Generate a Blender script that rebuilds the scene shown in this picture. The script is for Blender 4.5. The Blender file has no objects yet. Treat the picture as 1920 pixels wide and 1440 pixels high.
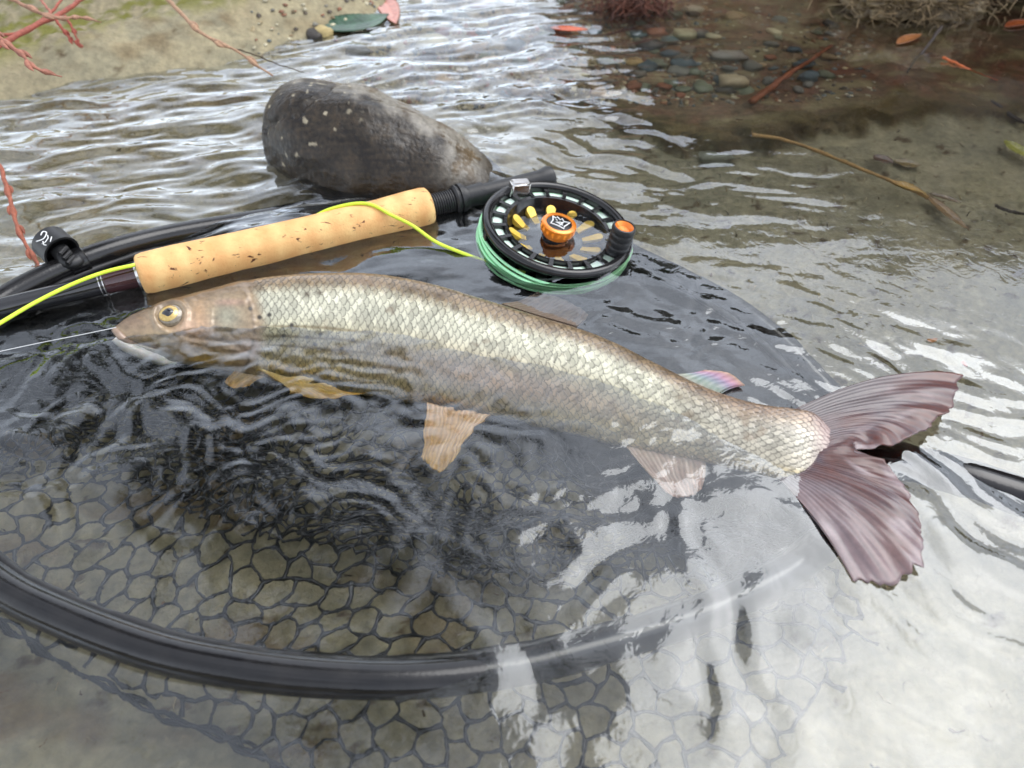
import bpy, math, random
import numpy as np
from mathutils import Vector, Matrix

R = math.radians
rng = np.random.default_rng(7)
random.seed(7)
scene = bpy.context.scene
COL = scene.collection

# ------------------------------------------------------------------ camera
PITCH, CAM_H, FPX = R(46.0), 0.27, 1450.0      # a phone held 27 cm over the water
cam_d = bpy.data.cameras.new('camera')
cam = bpy.data.objects.new('camera', cam_d); COL.objects.link(cam)
cam.location = (0, 0, CAM_H)
cam.rotation_euler = (R(90) - PITCH, 0, 0)
cam_d.sensor_width = 36.0
cam_d.lens = 36.0 * FPX / 1920.0
cam_d.clip_start = 0.01
cam_d.clip_end = 400.0
cam_d.dof.use_dof = True
cam_d.dof.focus_distance = 0.385
cam_d.dof.aperture_fstop = 10.0
scene.camera = cam

# ------------------------------------------------------------------ sky, sun, exposure
SUN_DIR = Vector((0.53, 0.345, 1.07)).normalized()      # towards the bright part of the overcast
w = bpy.data.worlds.new('World'); scene.world = w; w.use_nodes = True
nt = w.node_tree; nt.nodes.clear()
sky = nt.nodes.new('ShaderNodeTexSky'); sky.sky_type = 'NISHITA'; sky.sun_disc = False
sky.sun_elevation = math.asin(SUN_DIR.z)
sky.sun_rotation = math.atan2(SUN_DIR.x, SUN_DIR.y)
sky.air_density = 1.0; sky.dust_density = 1.0; sky.ozone_density = 1.0
hs = nt.nodes.new('ShaderNodeHueSaturation'); hs.inputs['Saturation'].default_value = 0.30
bg = nt.nodes.new('ShaderNodeBackground'); bg.inputs['Strength'].default_value = 0.15
wo = nt.nodes.new('ShaderNodeOutputWorld')
nt.links.new(sky.outputs[0], hs.inputs['Color']); 
# broken overcast: the whole dome carries the same soft cloud pattern
wtc = nt.nodes.new('ShaderNodeTexCoord'); wn = nt.nodes.new('ShaderNodeTexNoise'); wn.inputs['Scale'].default_value = 2.6; wn.inputs['Detail'].default_value = 5; wn.inputs['Distortion'].default_value = 0.6
nt.links.new(wtc.outputs['Generated'], wn.inputs['Vector'])
wr = nt.nodes.new('ShaderNodeMapRange'); wr.inputs['From Min'].default_value = 0.36; wr.inputs['From Max'].default_value = 0.64; wr.inputs['To Min'].default_value = 0.75; wr.inputs['To Max'].default_value = 1.4
nt.links.new(wn.outputs['Fac'], wr.inputs['Value'])
wm = nt.nodes.new('ShaderNodeVectorMath'); wm.operation = 'SCALE'
nt.links.new(hs.outputs[0], wm.inputs[0]); nt.links.new(wr.outputs[0], wm.inputs['Scale'])
nt.links.new(wm.outputs[0], bg.inputs['Color'])
nt.links.new(bg.outputs[0], wo.inputs['Surface'])
sun_d = bpy.data.lights.new('sun', 'SUN'); sun_d.energy = 0.58; sun_d.angle = R(42)
sun_d.color = (1.0, 0.995, 0.985)
sun = bpy.data.objects.new('sun', sun_d); COL.objects.link(sun)
sun.rotation_euler = SUN_DIR.to_track_quat('Z', 'Y').to_euler()
vs = scene.view_settings
vs.view_transform = 'Standard'; vs.look = 'None'; vs.gamma = 1.0; vs.exposure = 1.32
vs.use_curve_mapping = False
scene.cycles.use_denoising = True
scene.cycles.max_bounces = 14
scene.cycles.transmission_bounces = 10
scene.cycles.transparent_max_bounces = 12
scene.cycles.caustics_refractive = True
scene.cycles.caustics_reflective = True
scene.cycles.blur_glossy = 0.6
scene.cycles.sample_clamp_indirect = 8.0

# ------------------------------------------------------------------ helpers: points
SP, CP = math.sin(PITCH), math.cos(PITCH)
def P(px, py, z=0.0):
    """Point of the place seen at photo pixel (px, py) at height z; below the water the ray bends."""
    u = (px - 960.0) / FPX; v = (720.0 - py) / FPX
    d = Vector((u, CP + v * SP, -SP + v * CP))
    if z >= 0:
        t = (CAM_H - z) / -d.z
        return Vector((0, 0, CAM_H)) + d * t
    t = CAM_H / -d.z
    s = Vector((0, 0, CAM_H)) + d * t
    d.normalize(); n = 1.33
    h = Vector((d.x / n, d.y / n, 0))
    dz = -math.sqrt(max(1e-6, 1 - h.length_squared))
    k = z / dz
    return Vector((s.x + h.x * k, s.y + h.y * k, z))
def PP(lst, z=None):
    out = []
    for q in lst:
        zz = q[2] if len(q) > 2 else z
        out.append(P(q[0], q[1], zz))
    return np.array([tuple(p) for p in out])

def spline(pts, n, closed=False):
    p = np.asarray(pts, float)
    if closed:
        p = np.vstack([p[-1], p, p[0], p[1]])
    else:
        p = np.vstack([2 * p[0] - p[1], p, 2 * p[-1] - p[-2]])
    segs = len(p) - 3
    out = []
    M = 40
    for i in range(segs):
        p0, p1, p2, p3 = p[i:i + 4]
        t = np.linspace(0, 1, M, endpoint=False)[:, None]
        out.append(0.5 * ((2 * p1) + (-p0 + p2) * t + (2 * p0 - 5 * p1 + 4 * p2 - p3) * t ** 2 + (-p0 + 3 * p1 - 3 * p2 + p3) * t ** 3))
    out = np.vstack(out + [p[-2][None]])
    L = np.concatenate([[0], np.cumsum(np.linalg.norm(np.diff(out[:, :3], axis=0), axis=1))])
    s = np.linspace(0, L[-1], n, endpoint=not closed)
    return np.stack([np.interp(s, L, out[:, k]) for k in range(out.shape[1])], 1)

# ------------------------------------------------------------------ helpers: noise
def _hash(ix, iy, seed):
    h = (ix.astype(np.int64) * 374761393 + iy.astype(np.int64) * 668265263 + seed * 974634777) & 0xffffffff
    h = ((h ^ (h >> 13)) * 1274126177) & 0xffffffff
    h = ((h ^ (h >> 16)) * 2246822519) & 0xffffffff
    h = h ^ (h >> 15)
    return (h & 0xffffff) / float(0x1000000)
def gnoise(x, y, seed=0):
    """gradient noise, about -1..1"""
    x = np.asarray(x, float); y = np.asarray(y, float)
    ix = np.floor(x); iy = np.floor(y); fx = x - ix; fy = y - iy
    ux = fx ** 3 * (fx * (fx * 6 - 15) + 10); uy = fy ** 3 * (fy * (fy * 6 - 15) + 10)
    def g(ox, oy):
        a = _hash(ix + ox, iy + oy, seed) * 2 * np.pi
        return np.cos(a) * (fx - ox) + np.sin(a) * (fy - oy)
    a = g(0, 0) + (g(1, 0) - g(0, 0)) * ux
    b = g(0, 1) + (g(1, 1) - g(0, 1)) * ux
    return 1.5 * (a + (b - a) * uy)
def fbm(x, y, seed=0, octv=4, gain=0.5):
    s = 0; a = 1.0
    for k in range(octv):
        s = s + a * gnoise(np.asarray(x) * 2 ** k, np.asarray(y) * 2 ** k, seed + 13 * k); a *= gain
    return s
def sstep(a, b, x):
    t = np.clip((x - a) / (b - a), 0, 1); return t * t * (3 - 2 * t)

# ------------------------------------------------------------------ helpers: meshes
def fast_mesh(name, V, Q, smooth=True, col=None):
    V = np.ascontiguousarray(V, np.float32); Q = np.ascontiguousarray(Q, np.int32)
    k = Q.shape[1]
    me = bpy.data.meshes.new(name)
    me.vertices.add(len(V)); me.vertices.foreach_set('co', V.ravel())
    me.loops.add(Q.size); me.loops.foreach_set('vertex_index', Q.ravel())
    me.polygons.add(len(Q))
    me.polygons.foreach_set('loop_start', np.arange(0, Q.size, k, dtype=np.int32))
    me.polygons.foreach_set('use_smooth', np.full(len(Q), smooth, bool))
    me.update(calc_edges=True)
    if col is not None:
        a = me.color_attributes.new('Col', 'FLOAT_COLOR', 'POINT')
        c = np.ones((len(V), 4), np.float32); c[:, :3] = np.asarray(col)[:, :3]
        a.data.foreach_set('color', c.ravel())
    return me
def grid_quads(nu, nv, wrap=False):
    i = np.arange(nu - 1)[:, None]; j = np.arange(nv if wrap else nv - 1)[None, :]
    j2 = (j + 1) % nv
    a = i * nv + j; b = (i + 1) * nv + j; c = (i + 1) * nv + j2; d = i * nv + j2
    return np.stack([a, b, c, d], -1).reshape(-1, 4)

class MB:
    def __init__(s): s.v = []; s.f = []; s.c = []; s.n = 0
    def add(s, verts, faces, col=None):
        verts = [tuple(map(float, p)) for p in verts]
        s.v += verts; s.f += [tuple(int(i) + s.n for i in f) for f in faces]
        s.c += [col if col is not None else (1, 1, 1)] * len(verts) if (col is None or np.ndim(col) == 1) else [tuple(c) for c in col]
        s.n += len(verts)
    def tube(s, path, rad, sides=8, cap=True, flat=1.0, up=(0, 0, 1), col=None):
        p = np.asarray(path, float); n = len(p)
        r = np.broadcast_to(np.asarray(rad, float), (n,))
        T = np.gradient(p, axis=0); T /= np.linalg.norm(T, axis=1)[:, None] + 1e-12
        u0 = np.array(up, float)
        A = np.cross(T, u0); la = np.linalg.norm(A, axis=1)
        A[la < 1e-3] = (1, 0, 0); A /= np.linalg.norm(A, axis=1)[:, None]
        B = np.cross(A, T)
        th = np.linspace(0, 2 * np.pi, sides, endpoint=False)
        V = p[:, None, :] + r[:, None, None] * (np.cos(th)[None, :, None] * A[:, None, :] + flat * np.sin(th)[None, :, None] * B[:, None, :])
        Q = grid_quads(n, sides, True)
        F = [tuple(q) for q in Q]
        V = V.reshape(-1, 3)
        if cap:
            F.append(tuple(range(sides))); F.append(tuple(range((n - 1) * sides, n * sides))[::-1])
        c = None
        if col is not None: c = np.repeat(np.asarray(col), sides, 0) if np.ndim(col) == 2 else col
        s.add(V, F, c)
    def lathe(s, prof, org, axis, sides=48, ref=(1, 0, 0), closed=False, a0=0.0, a1=2 * math.pi, col=None):
        """prof: (radius, height) list turned about axis through org"""
        ax = Vector(axis).normalized(); e1 = (Vector(ref) - ax * Vector(ref).dot(ax)).normalized(); e2 = ax.cross(e1)
        full = abs(a1 - a0 - 2 * math.pi) < 1e-6
        m = sides if full else sides + 1
        th = [a0 + (a1 - a0) * k / sides for k in range(m)]
        V = []
        for (r_, h_) in prof:
            for t in th:
                V.append(Vector(org) + ax * h_ + (e1 * math.cos(t) + e2 * math.sin(t)) * r_)
        F = []
        n = len(prof)
        for i in range(n if closed else n - 1):
            i2 = (i + 1) % n
            for j in range(m if full else m - 1):
                j2 = (j + 1) % m
                F.append((i * m + j, i2 * m + j, i2 * m + j2, i * m + j2))
        if closed and not full:
            F.append(tuple(i * m for i in range(n))); F.append(tuple(i * m + m - 1 for i in range(n))[::-1])
        s.add(V, F, col)
    def mesh(s, name, smooth=True, color=False):
        me = bpy.data.meshes.new(name); me.from_pydata(s.v, [], s.f); me.update()
        me.polygons.foreach_set('use_smooth', np.full(len(me.polygons), smooth, bool))
        if color:
            a = me.color_attributes.new('Col', 'FLOAT_COLOR', 'POINT')
            c = np.ones((len(s.v), 4), np.float32); c[:, :3] = np.array(s.c)[:, :3]
            a.data.foreach_set('color', c.ravel())
        return me
    def build(s, name, mat, parent=None, smooth=True, color=False, sharp=None):
        o = obj(name, s.mesh(name, smooth, color), mat, parent)
        if sharp is not None: sharp_edges(o.data, sharp)
        return o
def sharp_edges(me, deg):
    import bmesh
    bm = bmesh.new(); bm.from_mesh(me)
    bmesh.ops.recalc_face_normals(bm, faces=bm.faces)
    for e in bm.edges:
        if len(e.link_faces) == 2 and e.calc_face_angle(0) > R(deg): e.smooth = False
    bm.to_mesh(me); bm.free()
def obj(name, me, mat, parent=None):
    o = bpy.data.objects.new(name, me); COL.objects.link(o)
    if mat is not None:
        me.materials.clear(); me.materials.append(mat)
    if parent is not None: o.parent = parent
    return o
def tag(o, label=None, cat=None, group=None, kind=None):
    if label: o['label'] = label
    if cat: o['category'] = cat
    if group: o['group'] = group
    if kind: o['kind'] = kind
    return o
def empty(name, loc=(0, 0, 0)):
    o = bpy.data.objects.new(name, None); COL.objects.link(o)
    o.empty_display_size = 0.01
    return o     # parts are modelled in world coordinates, the empty stays at the origin of the stream

# ------------------------------------------------------------------ helpers: materials
def mat(name, c1, c2=None, scale=40.0, rough=0.5, metal=0.0, bump=0.0, bscale=None, coat=0.0, spec=0.5,
        attr=False, detail=6.0, stretch=None, rough2=None, alpha=None, sss=0.0, emit=None, trans=0.0):
    m = bpy.data.materials.new(name); m.use_nodes = True
    nt = m.node_tree; b = nt.nodes['Principled BSDF']; L = nt.links
    b.inputs['Roughness'].default_value = rough; b.inputs['Metallic'].default_value = metal
    b.inputs['Coat Weight'].default_value = coat; b.inputs['Coat Roughness'].default_value = 0.05
    b.inputs['Specular IOR Level'].default_value = spec
    if sss:
        b.inputs['Subsurface Weight'].default_value = sss
        b.inputs['Subsurface Radius'].default_value = (0.004, 0.002, 0.001); b.inputs['Subsurface Scale'].default_value = 1.0
    tc = nt.nodes.new('ShaderNodeTexCoord'); src = tc.outputs['Object']
    if stretch:
        mp = nt.nodes.new('ShaderNodeMapping'); mp.inputs['Scale'].default_value = stretch
        L.new(src, mp.inputs['Vector']); src = mp.outputs[0]
    nz = nt.nodes.new('ShaderNodeTexNoise'); nz.inputs['Scale'].default_value = scale; nz.inputs['Detail'].default_value = detail
    nz.inputs['Roughness'].default_value = 0.62
    L.new(src, nz.inputs['Vector'])
    mr = nt.nodes.new('ShaderNodeMapRange'); mr.inputs['From Min'].default_value = 0.32; mr.inputs['From Max'].default_value = 0.68
    L.new(nz.outputs['Fac'], mr.inputs['Value'])
    mx = nt.nodes.new('ShaderNodeMix'); mx.data_type = 'RGBA'
    L.new(mr.outputs[0], mx.inputs['Factor'])
    mx.inputs['A'].default_value = (*c1, 1); mx.inputs['B'].default_value = (*(c2 or c1), 1)
    out = mx.outputs['Result']
    if attr:
        at = nt.nodes.new('ShaderNodeAttribute'); at.attribute_name = 'Col'
        mu = nt.nodes.new('ShaderNodeMix'); mu.data_type = 'RGBA'; mu.blend_type = 'MULTIPLY'; mu.inputs['Factor'].default_value = 1
        L.new(at.outputs['Color'], mu.inputs['A']); L.new(out, mu.inputs['B']); out = mu.outputs['Result']
    L.new(out, b.inputs['Base Color'])
    if rough2 is not None:
        m2 = nt.nodes.new('ShaderNodeMapRange'); m2.inputs['To Min'].default_value = rough; m2.inputs['To Max'].default_value = rough2
        L.new(mr.outputs[0], m2.inputs['Value']); L.new(m2.outputs[0], b.inputs['Roughness'])
    if bump:
        nb = nt.nodes.new('ShaderNodeTexNoise'); nb.inputs['Scale'].default_value = bscale or scale * 3; nb.inputs['Detail'].default_value = 5
        L.new(src, nb.inputs['Vector'])
        bp = nt.nodes.new('ShaderNodeBump'); bp.inputs['Strength'].default_value = 1.0; bp.inputs['Distance'].default_value = bump
        L.new(nb.outputs['Fac'], bp.inputs['Height']); L.new(bp.outputs[0], b.inputs['Normal'])
    if alpha is not None: b.inputs['Alpha'].default_value = alpha
    return m
def srgb(r, g, b):
    f = lambda c: (c / 255 / 12.92) if c / 255 <= 0.04045 else ((c / 255 + 0.055) / 1.055) ** 2.4
    return (f(r), f(g), f(b))

M = {}
W1 = (1, 1, 1)
M['bed'] = mat('silt', (0.80, 0.80, 0.80), (1.15, 1.14, 1.12), scale=170, rough=0.85, bump=0.0016, bscale=260, attr=True, detail=9)
M['rock'] = mat('wet_rock', (0.75, 0.72, 0.68), (1.25, 1.22, 1.15), scale=260, rough=0.26, bump=0.0004, bscale=500, attr=True, coat=0.05, spec=0.4, detail=9, rough2=0.5)
M['stone'] = mat('pebble_stone', (0.8, 0.8, 0.8), (1.2, 1.2, 1.2), scale=260, rough=0.5, bump=0.0004, bscale=500, attr=True, coat=0.2)
M['fish'] = mat('fish_skin', (0.9, 0.9, 0.9), (1.08, 1.08, 1.08), scale=500, rough=0.34, attr=True, spec=0.75, coat=0.25, metal=0.12)
M['fin'] = mat('fin_membrane', (0.85, 0.85, 0.85), (1.12, 1.12, 1.12), scale=350, rough=0.38, attr=True, coat=0.3, sss=0.15)
M['fin_clear'] = mat('fin_translucent', (0.85, 0.85, 0.85), (1.12, 1.12, 1.12), scale=350, rough=0.35, attr=True, coat=0.3, alpha=0.72)
M['black'] = mat('black_gloss', (0.006, 0.006, 0.007), (0.014, 0.013, 0.013), scale=90, rough=0.10, rough2=0.18, coat=0.0, bump=0.00006, bscale=700)
M['rod'] = mat('rod_blank', (0.006, 0.006, 0.008), (0.012, 0.011, 0.012), scale=200, rough=0.12, coat=0.8)
M['maroon'] = mat('maroon_wrap', (0.030, 0.008, 0.010), (0.055, 0.014, 0.016), scale=900, rough=0.15, coat=0.8, stretch=(6, 0.2, 0.2))
M['metal'] = mat('bare_metal', (0.62, 0.60, 0.58), (0.75, 0.74, 0.72), scale=300, rough=0.25, metal=1.0)
M['matt_black'] = mat('matt_black', (0.010, 0.010, 0.011), (0.022, 0.022, 0.023), scale=300, rough=0.42, bump=0.0001, bscale=1200)
M['strand'] = mat('net_strand', (0.007, 0.008, 0.011), (0.016, 0.018, 0.024), scale=400, rough=0.45)
M['cloth'] = mat('net_cloth', (0.006, 0.006, 0.007), (0.022, 0.022, 0.023), scale=120, rough=0.75, bump=0.002, bscale=160)
M['orange'] = mat('orange_anodised', (0.80, 0.19, 0.02), (0.90, 0.30, 0.03), scale=100, rough=0.22, metal=0.35, coat=0.5)
M['gold'] = mat('gold_anodised', (0.80, 0.52, 0.06), (0.92, 0.66, 0.12), scale=100, rough=0.3, metal=0.2)
M['mint'] = mat('mint_backing', (0.36, 0.90, 0.44), (0.56, 0.97, 0.62), scale=900, rough=0.5)
M['mint_pale'] = mat('mint_backing_pale', (0.66, 0.90, 0.72), (0.88, 0.98, 0.90), scale=600, rough=0.4)
M['line'] = mat('fly_line_coat', (0.62, 0.82, 0.03), (0.74, 0.90, 0.06), scale=300, rough=0.35, coat=0.3)
M['white'] = mat('white_print', (0.80, 0.80, 0.78), (0.86, 0.86, 0.85), scale=300, rough=0.5)
M['twig'] = mat('twig_bark', (0.62, 0.64, 0.64), (1.05, 1.05, 1.02), scale=500, rough=0.6, bump=0.0005, bscale=900, attr=True)
M['leaf'] = mat('leaf_skin', (0.55, 0.55, 0.55), (0.9, 0.9, 0.9), scale=300, rough=0.3, attr=True, coat=0.4, bump=0.0004, bscale=500)
M['eye_gold'] = mat('eye_iris', (0.46, 0.30, 0.07), (0.66, 0.48, 0.16), scale=900, rough=0.2, metal=0.4, coat=1.0)
M['eye_ring'] = mat('eye_ring', (0.15, 0.12, 0.08), (0.26, 0.22, 0.16), scale=900, rough=0.2, metal=0.2, coat=1.0)
M['pupil'] = mat('eye_pupil', (0.004, 0.005, 0.008), (0.010, 0.012, 0.018), scale=200, rough=0.05, coat=1.0)
M['hair'] = mat('leader', (0.55, 0.56, 0.55), (0.7, 0.7, 0.7), scale=100, rough=0.2)
M['moss'] = mat('root_hair', (0.8, 0.8, 0.8), (1.2, 1.1, 1.0), scale=200, rough=0.7, attr=True)

def cork_material():
    m = mat('cork', srgb(226, 172, 108), srgb(244, 204, 138), scale=70, rough=0.62, bump=0.00025, bscale=900)
    nt = m.node_tree; L = nt.links; b = nt.nodes['Principled BSDF']
    base = b.inputs['Base Color'].links[0].from_socket
    tc = nt.nodes.new('ShaderNodeTexCoord')
    mp = nt.nodes.new('ShaderNodeMapping'); mp.inputs['Rotation'].default_value = (0, 0, R(-18))
    mp.inputs['Scale'].default_value = (1.0, 3.2, 3.2)
    L.new(tc.outputs['Object'], mp.inputs['Vector'])
    n = nt.nodes.new('ShaderNodeTexNoise'); n.inputs['Scale'].default_value = 105; n.inputs['Detail'].default_value = 4; n.inputs['Distortion'].default_value = 0.8
    L.new(mp.outputs[0], n.inputs['Vector'])
    cr = nt.nodes.new('ShaderNodeMapRange'); cr.inputs['From Min'].default_value = 0.635; cr.inputs['From Max'].default_value = 0.675
    L.new(n.outputs['Fac'], cr.inputs['Value'])
    mx = nt.nodes.new('ShaderNodeMix'); mx.data_type = 'RGBA'
    L.new(cr.outputs[0], mx.inputs['Factor']); L.new(base, mx.inputs['A']); mx.inputs['B'].default_value = (*srgb(92, 52, 28), 1)
    # ring joints between cork discs: fine bands along the grip
    wv = nt.nodes.new('ShaderNodeTexWave'); wv.wave_type = 'BANDS'; wv.bands_direction = 'X'
    mp2 = nt.nodes.new('ShaderNodeMapping'); mp2.inputs['Rotation'].default_value = (0, 0, R(-18))
    L.new(tc.outputs['Object'], mp2.inputs['Vector']); L.new(mp2.outputs[0], wv.inputs['Vector'])
    wv.inputs['Scale'].default_value = 24; wv.inputs['Distortion'].default_value = 1.5; wv.inputs['Detail'].default_value = 2
    m2 = nt.nodes.new('ShaderNodeMix'); m2.data_type = 'RGBA'; m2.blend_type = 'MULTIPLY'
    mr = nt.nodes.new('ShaderNodeMapRange'); mr.inputs['To Min'].default_value = 0.0; mr.inputs['To Max'].default_value = 0.30
    L.new(wv.outputs['Fac'], mr.inputs['Value']); L.new(mr.outputs[0], m2.inputs['Factor'])
    L.new(mx.outputs['Result'], m2.inputs['A']); m2.inputs['B'].default_value = (*srgb(232, 190, 170), 1)
    L.new(m2.outputs['Result'], b.inputs['Base Color'])
    return m
M['cork'] = cork_material()

def water_material():
    m = bpy.data.materials.new('stream_water'); m.use_nodes = True
    nt = m.node_tree; nt.nodes.clear(); L = nt.links
    out = nt.nodes.new('ShaderNodeOutputMaterial')
    refr = nt.nodes.new('ShaderNodeBsdfRefraction'); refr.inputs['IOR'].default_value = 1.33; refr.inputs['Roughness'].default_value = 0.0
    refr.inputs['Color'].default_value = (0.97, 0.975, 0.95, 1)
    gl = nt.nodes.new('ShaderNodeBsdfGlossy'); gl.inputs['Roughness'].default_value = 0.045
    gl.inputs['Color'].default_value = (0.94, 0.975, 1.0, 1)
    tc = nt.nodes.new('ShaderNodeTexCoord')
    n = nt.nodes.new('ShaderNodeTexNoise'); n.inputs['Scale'].default_value = 130; n.inputs['Detail'].default_value = 2; n.inputs['Distortion'].default_value = 1.2
    L.new(tc.outputs['Object'], n.inputs['Vector'])
    bp = nt.nodes.new('ShaderNodeBump'); bp.inputs['Strength'].default_value = 1.0; bp.inputs['Distance'].default_value = 0.00013
    L.new(n.outputs['Fac'], bp.inputs['Height'])
    fr = nt.nodes.new('ShaderNodeFresnel'); fr.inputs['IOR'].default_value = 1.33
    ma = nt.nodes.new('ShaderNodeMath'); ma.operation = 'MULTIPLY_ADD'; ma.inputs[1].default_value = 3.3; ma.inputs[2].default_value = 0.012; ma.use_clamp = True
    L.new(fr.outputs[0], ma.inputs[0])
    mx = nt.nodes.new('ShaderNodeMixShader')
    for nd in (refr, gl, fr): L.new(bp.outputs[0], nd.inputs['Normal'])
    L.new(ma.outputs[0], mx.inputs[0]); L.new(refr.outputs[0], mx.inputs[1]); L.new(gl.outputs[0], mx.inputs[2])
    L.new(mx.outputs[0], out.inputs['Surface'])
    return m
M['water'] = water_material()

# ================================================================== THE SETTING: bed, banks, water
def graded(dense_lo, dense_hi, step_lo, step_hi, lo, hi, grow=1.35):
    a = [dense_lo]
    while a[-1] < dense_hi:
        t = (a[-1] - dense_lo) / (dense_hi - dense_lo); a.append(a[-1] + step_lo + (step_hi - step_lo) * t)
    s = step_hi
    while a[-1] < hi: s *= grow; a.append(a[-1] + s)
    b = []; s = step_lo; c = dense_lo
    while c > lo: s *= grow; c -= s; b.append(c)
    return np.array(b[::-1] + a)

# lines of the stream (taken as plan lines on the water plane)
def plan_line(pts):
    q = np.array([[P(a, b, 0).x, P(a, b, 0).y] for a, b in pts])
    return q
LEDGE = plan_line([(860, 120), (980, 160), (1100, 168), (1200, 215), (1330, 240), (1450, 238), (1600, 215), (1760, 195), (1920, 200)])
SHORE = plan_line([(-300, 190), (0, 150), (120, 118), (300, 75), (420, 62), (560, 18), (640, -6)])
def line_y(line, x):
    return np.interp(x, line[:, 0], line[:, 1])

def bed_height(x, y):
    n1 = fbm(x * 9, y * 9, 3, 4); n2 = fbm(x * 45, y * 45, 5, 4); n3 = fbm(x * 160, y * 160, 9, 3)
    z = -0.060 + 0.012 * sstep(0.30, 0.48, y) + 0.004 * n1 + 0.0016 * n2 + 0.0005 * n3
    # right hand silt flat
    z = z + 0.012 * sstep(0.12, 0.34, x) * sstep(0.22, 0.40, y)
    # gravel shelf behind the ledge
    ly = line_y(LEDGE, x) + 0.012 * n2
    sh = sstep(-0.004, 0.012, y - ly) * sstep(-0.12, 0.02, x)
    z = z + sh * (0.026 + 0.006 * n1)
    # gravel riffle at the back middle
    z = z + 0.024 * sstep(0.46, 0.66, y) * (1 - sh)
    # left shore
    sy = line_y(SHORE, x) + 0.012 * n1 + 0.006 * n2
    d = y - sy
    left = 1 - sstep(-0.16, -0.06, x)
    z = np.where(d > 0, z * (1 - left) + left * (0.002 + 0.10 * np.clip(d, 0, 1.6) + 0.004 * n2 + 0.002 * n3), z + left * (0.048 * sstep(-0.15, 0.0, d)))
    # back of the stream: rising bank everywhere
    bk = np.clip(y - 0.86 - 0.05 * n1, 0, None)
    hi = 0.05 + 0.75 * sstep(-0.04, 0.34, x)
    z = z + np.minimum(bk * (0.25 + 1.1 * sstep(-0.05, 0.3, x)), hi) + 0.16 * np.clip(y - 1.6 + 0.3 * n1, 0, 6) + 0.05 * np.clip(y - 8, 0, 60)
    # undercut earth bank far right
    z = z + 0.03 * sstep(0.55, 0.9, x) * sstep(0.5, 0.8, y)
    # near bank behind the camera
    nb = np.clip(-0.45 - y + 0.05 * n1, 0, None)
    z = z + np.minimum(nb * 0.7, 0.5)
    return z

def bed_color(x, y, z):
    n1 = fbm(x * 12 + 4, y * 12, 21, 4); n2 = fbm(x * 60, y * 60, 23, 4); n3 = fbm(x * 240, y * 240, 27, 3)
    silt = np.array(srgb(160, 152, 124)); silt2 = np.array(srgb(138, 133, 110))
    brown = np.array(srgb(104, 78, 48)); red = np.array(srgb(112, 62, 38)); moss = np.array(srgb(120, 118, 50)); sand = np.array(srgb(168, 156, 124))
    dark = np.array(srgb(50, 36, 24)); earth = np.array(srgb(70, 54, 34))
    def mix(a, b, t): return a + (b - a) * np.clip(t, 0, 1)[..., None]
    c = mix(np.broadcast_to(silt, x.shape + (3,)), silt2, 0.5 + 0.7 * n1)
    c = c * (1 + 0.16 * n2 + 0.14 * n3)[..., None]
    # darker detritus specks on the silt
    c = mix(c, np.array(srgb(84, 68, 44)), sstep(0.52, 0.9, fbm(x * 75, y * 110, 31, 3) + 0.3 * n1))
    # gravel shelf: brown algae
    ly = line_y(LEDGE, x) + 0.012 * fbm(x * 45, y * 45, 5, 4)
    d = y - ly
    sh = sstep(-0.004, 0.004, d) * sstep(-0.10, 0.0, x)
    algae = mix(np.broadcast_to(brown, x.shape + (3,)), red, 0.45 + 0.8 * n2) * (0.95 + 0.35 * n3)[..., None]
    algae = mix(algae, np.array(srgb(138, 122, 84)), sstep(0.0, 0.5, fbm(x * 26, y * 38, 41, 3)))
    c = mix(c, algae, sh * (0.85 + 0.2 * n1))
    c = mix(c, np.array(srgb(88, 76, 34)), 0.8 * sstep(0.03, 0.0, np.abs(d - 0.012)) * sstep(-0.1, 0.05, x))
    # brown patches at the left
    c = mix(c, np.array(srgb(118, 96, 62)), 0.7 * sstep(0.15, 0.6, fbm(x * 16, y * 30, 51, 3)) * (1 - sstep(-0.1, 0.1, x)))
    c = mix(c, sand * 1.08 * (1 + 0.12 * n3 + 0.12 * n2)[..., None], 0.75 * (1 - sstep(-0.05, 0.12, x)) * sstep(0.28, 0.40, y) * sstep(-0.5, 0.3, n1 + 0.3 * n2))
    # left shore: pale mud with moss along the edge
    sy = line_y(SHORE, x)
    dl = y - sy; left = 1 - sstep(-0.16, -0.06, x)
    mud = mix(np.broadcast_to(sand * 0.86, x.shape + (3,)), silt2 * 0.75, 0.5 + 0.8 * n2 + 0.4 * n1) * (1 + 0.25 * n3)[..., None]
    mud = mix(mud, moss, sstep(-0.1, 0.5, n2 + 0.5 * n1 + 0.75 - np.abs(dl - 0.035) * 10))
    mud = mix(mud, earth, sstep(0.25, 0.6, n2 + 0.5 * n1) * sstep(0.08, 0.2, dl))
    c = mix(c, mud, left * sstep(-0.03, 0.01, dl))
    # banks: earth and litter
    bank = mix(np.broadcast_to(earth, x.shape + (3,)), np.array(srgb(60, 66, 34)), 0.5 + n1)
    c = mix(c, bank * 0.6, sstep(0.06, 0.16, z))
    return np.clip(c * 0.82, 0.004, 0.8)

bx = graded(-0.62, 0.62, 0.0024, 0.0024, -40, 40)
by = graded(0.03, 0.95, 0.0015, 0.0036, -30, 60)
X, Y = np.meshgrid(bx, by, indexing='ij')
Z = bed_height(X, Y)
bed_me = fast_mesh('stream_bed', np.stack([X, Y, Z], -1).reshape(-1, 3), grid_quads(len(bx), len(by))[:, ::1], col=bed_color(X, Y, Z).reshape(-1, 3))
bed = obj('stream_bed', bed_me, M['bed']); tag(bed, kind='structure')

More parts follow.
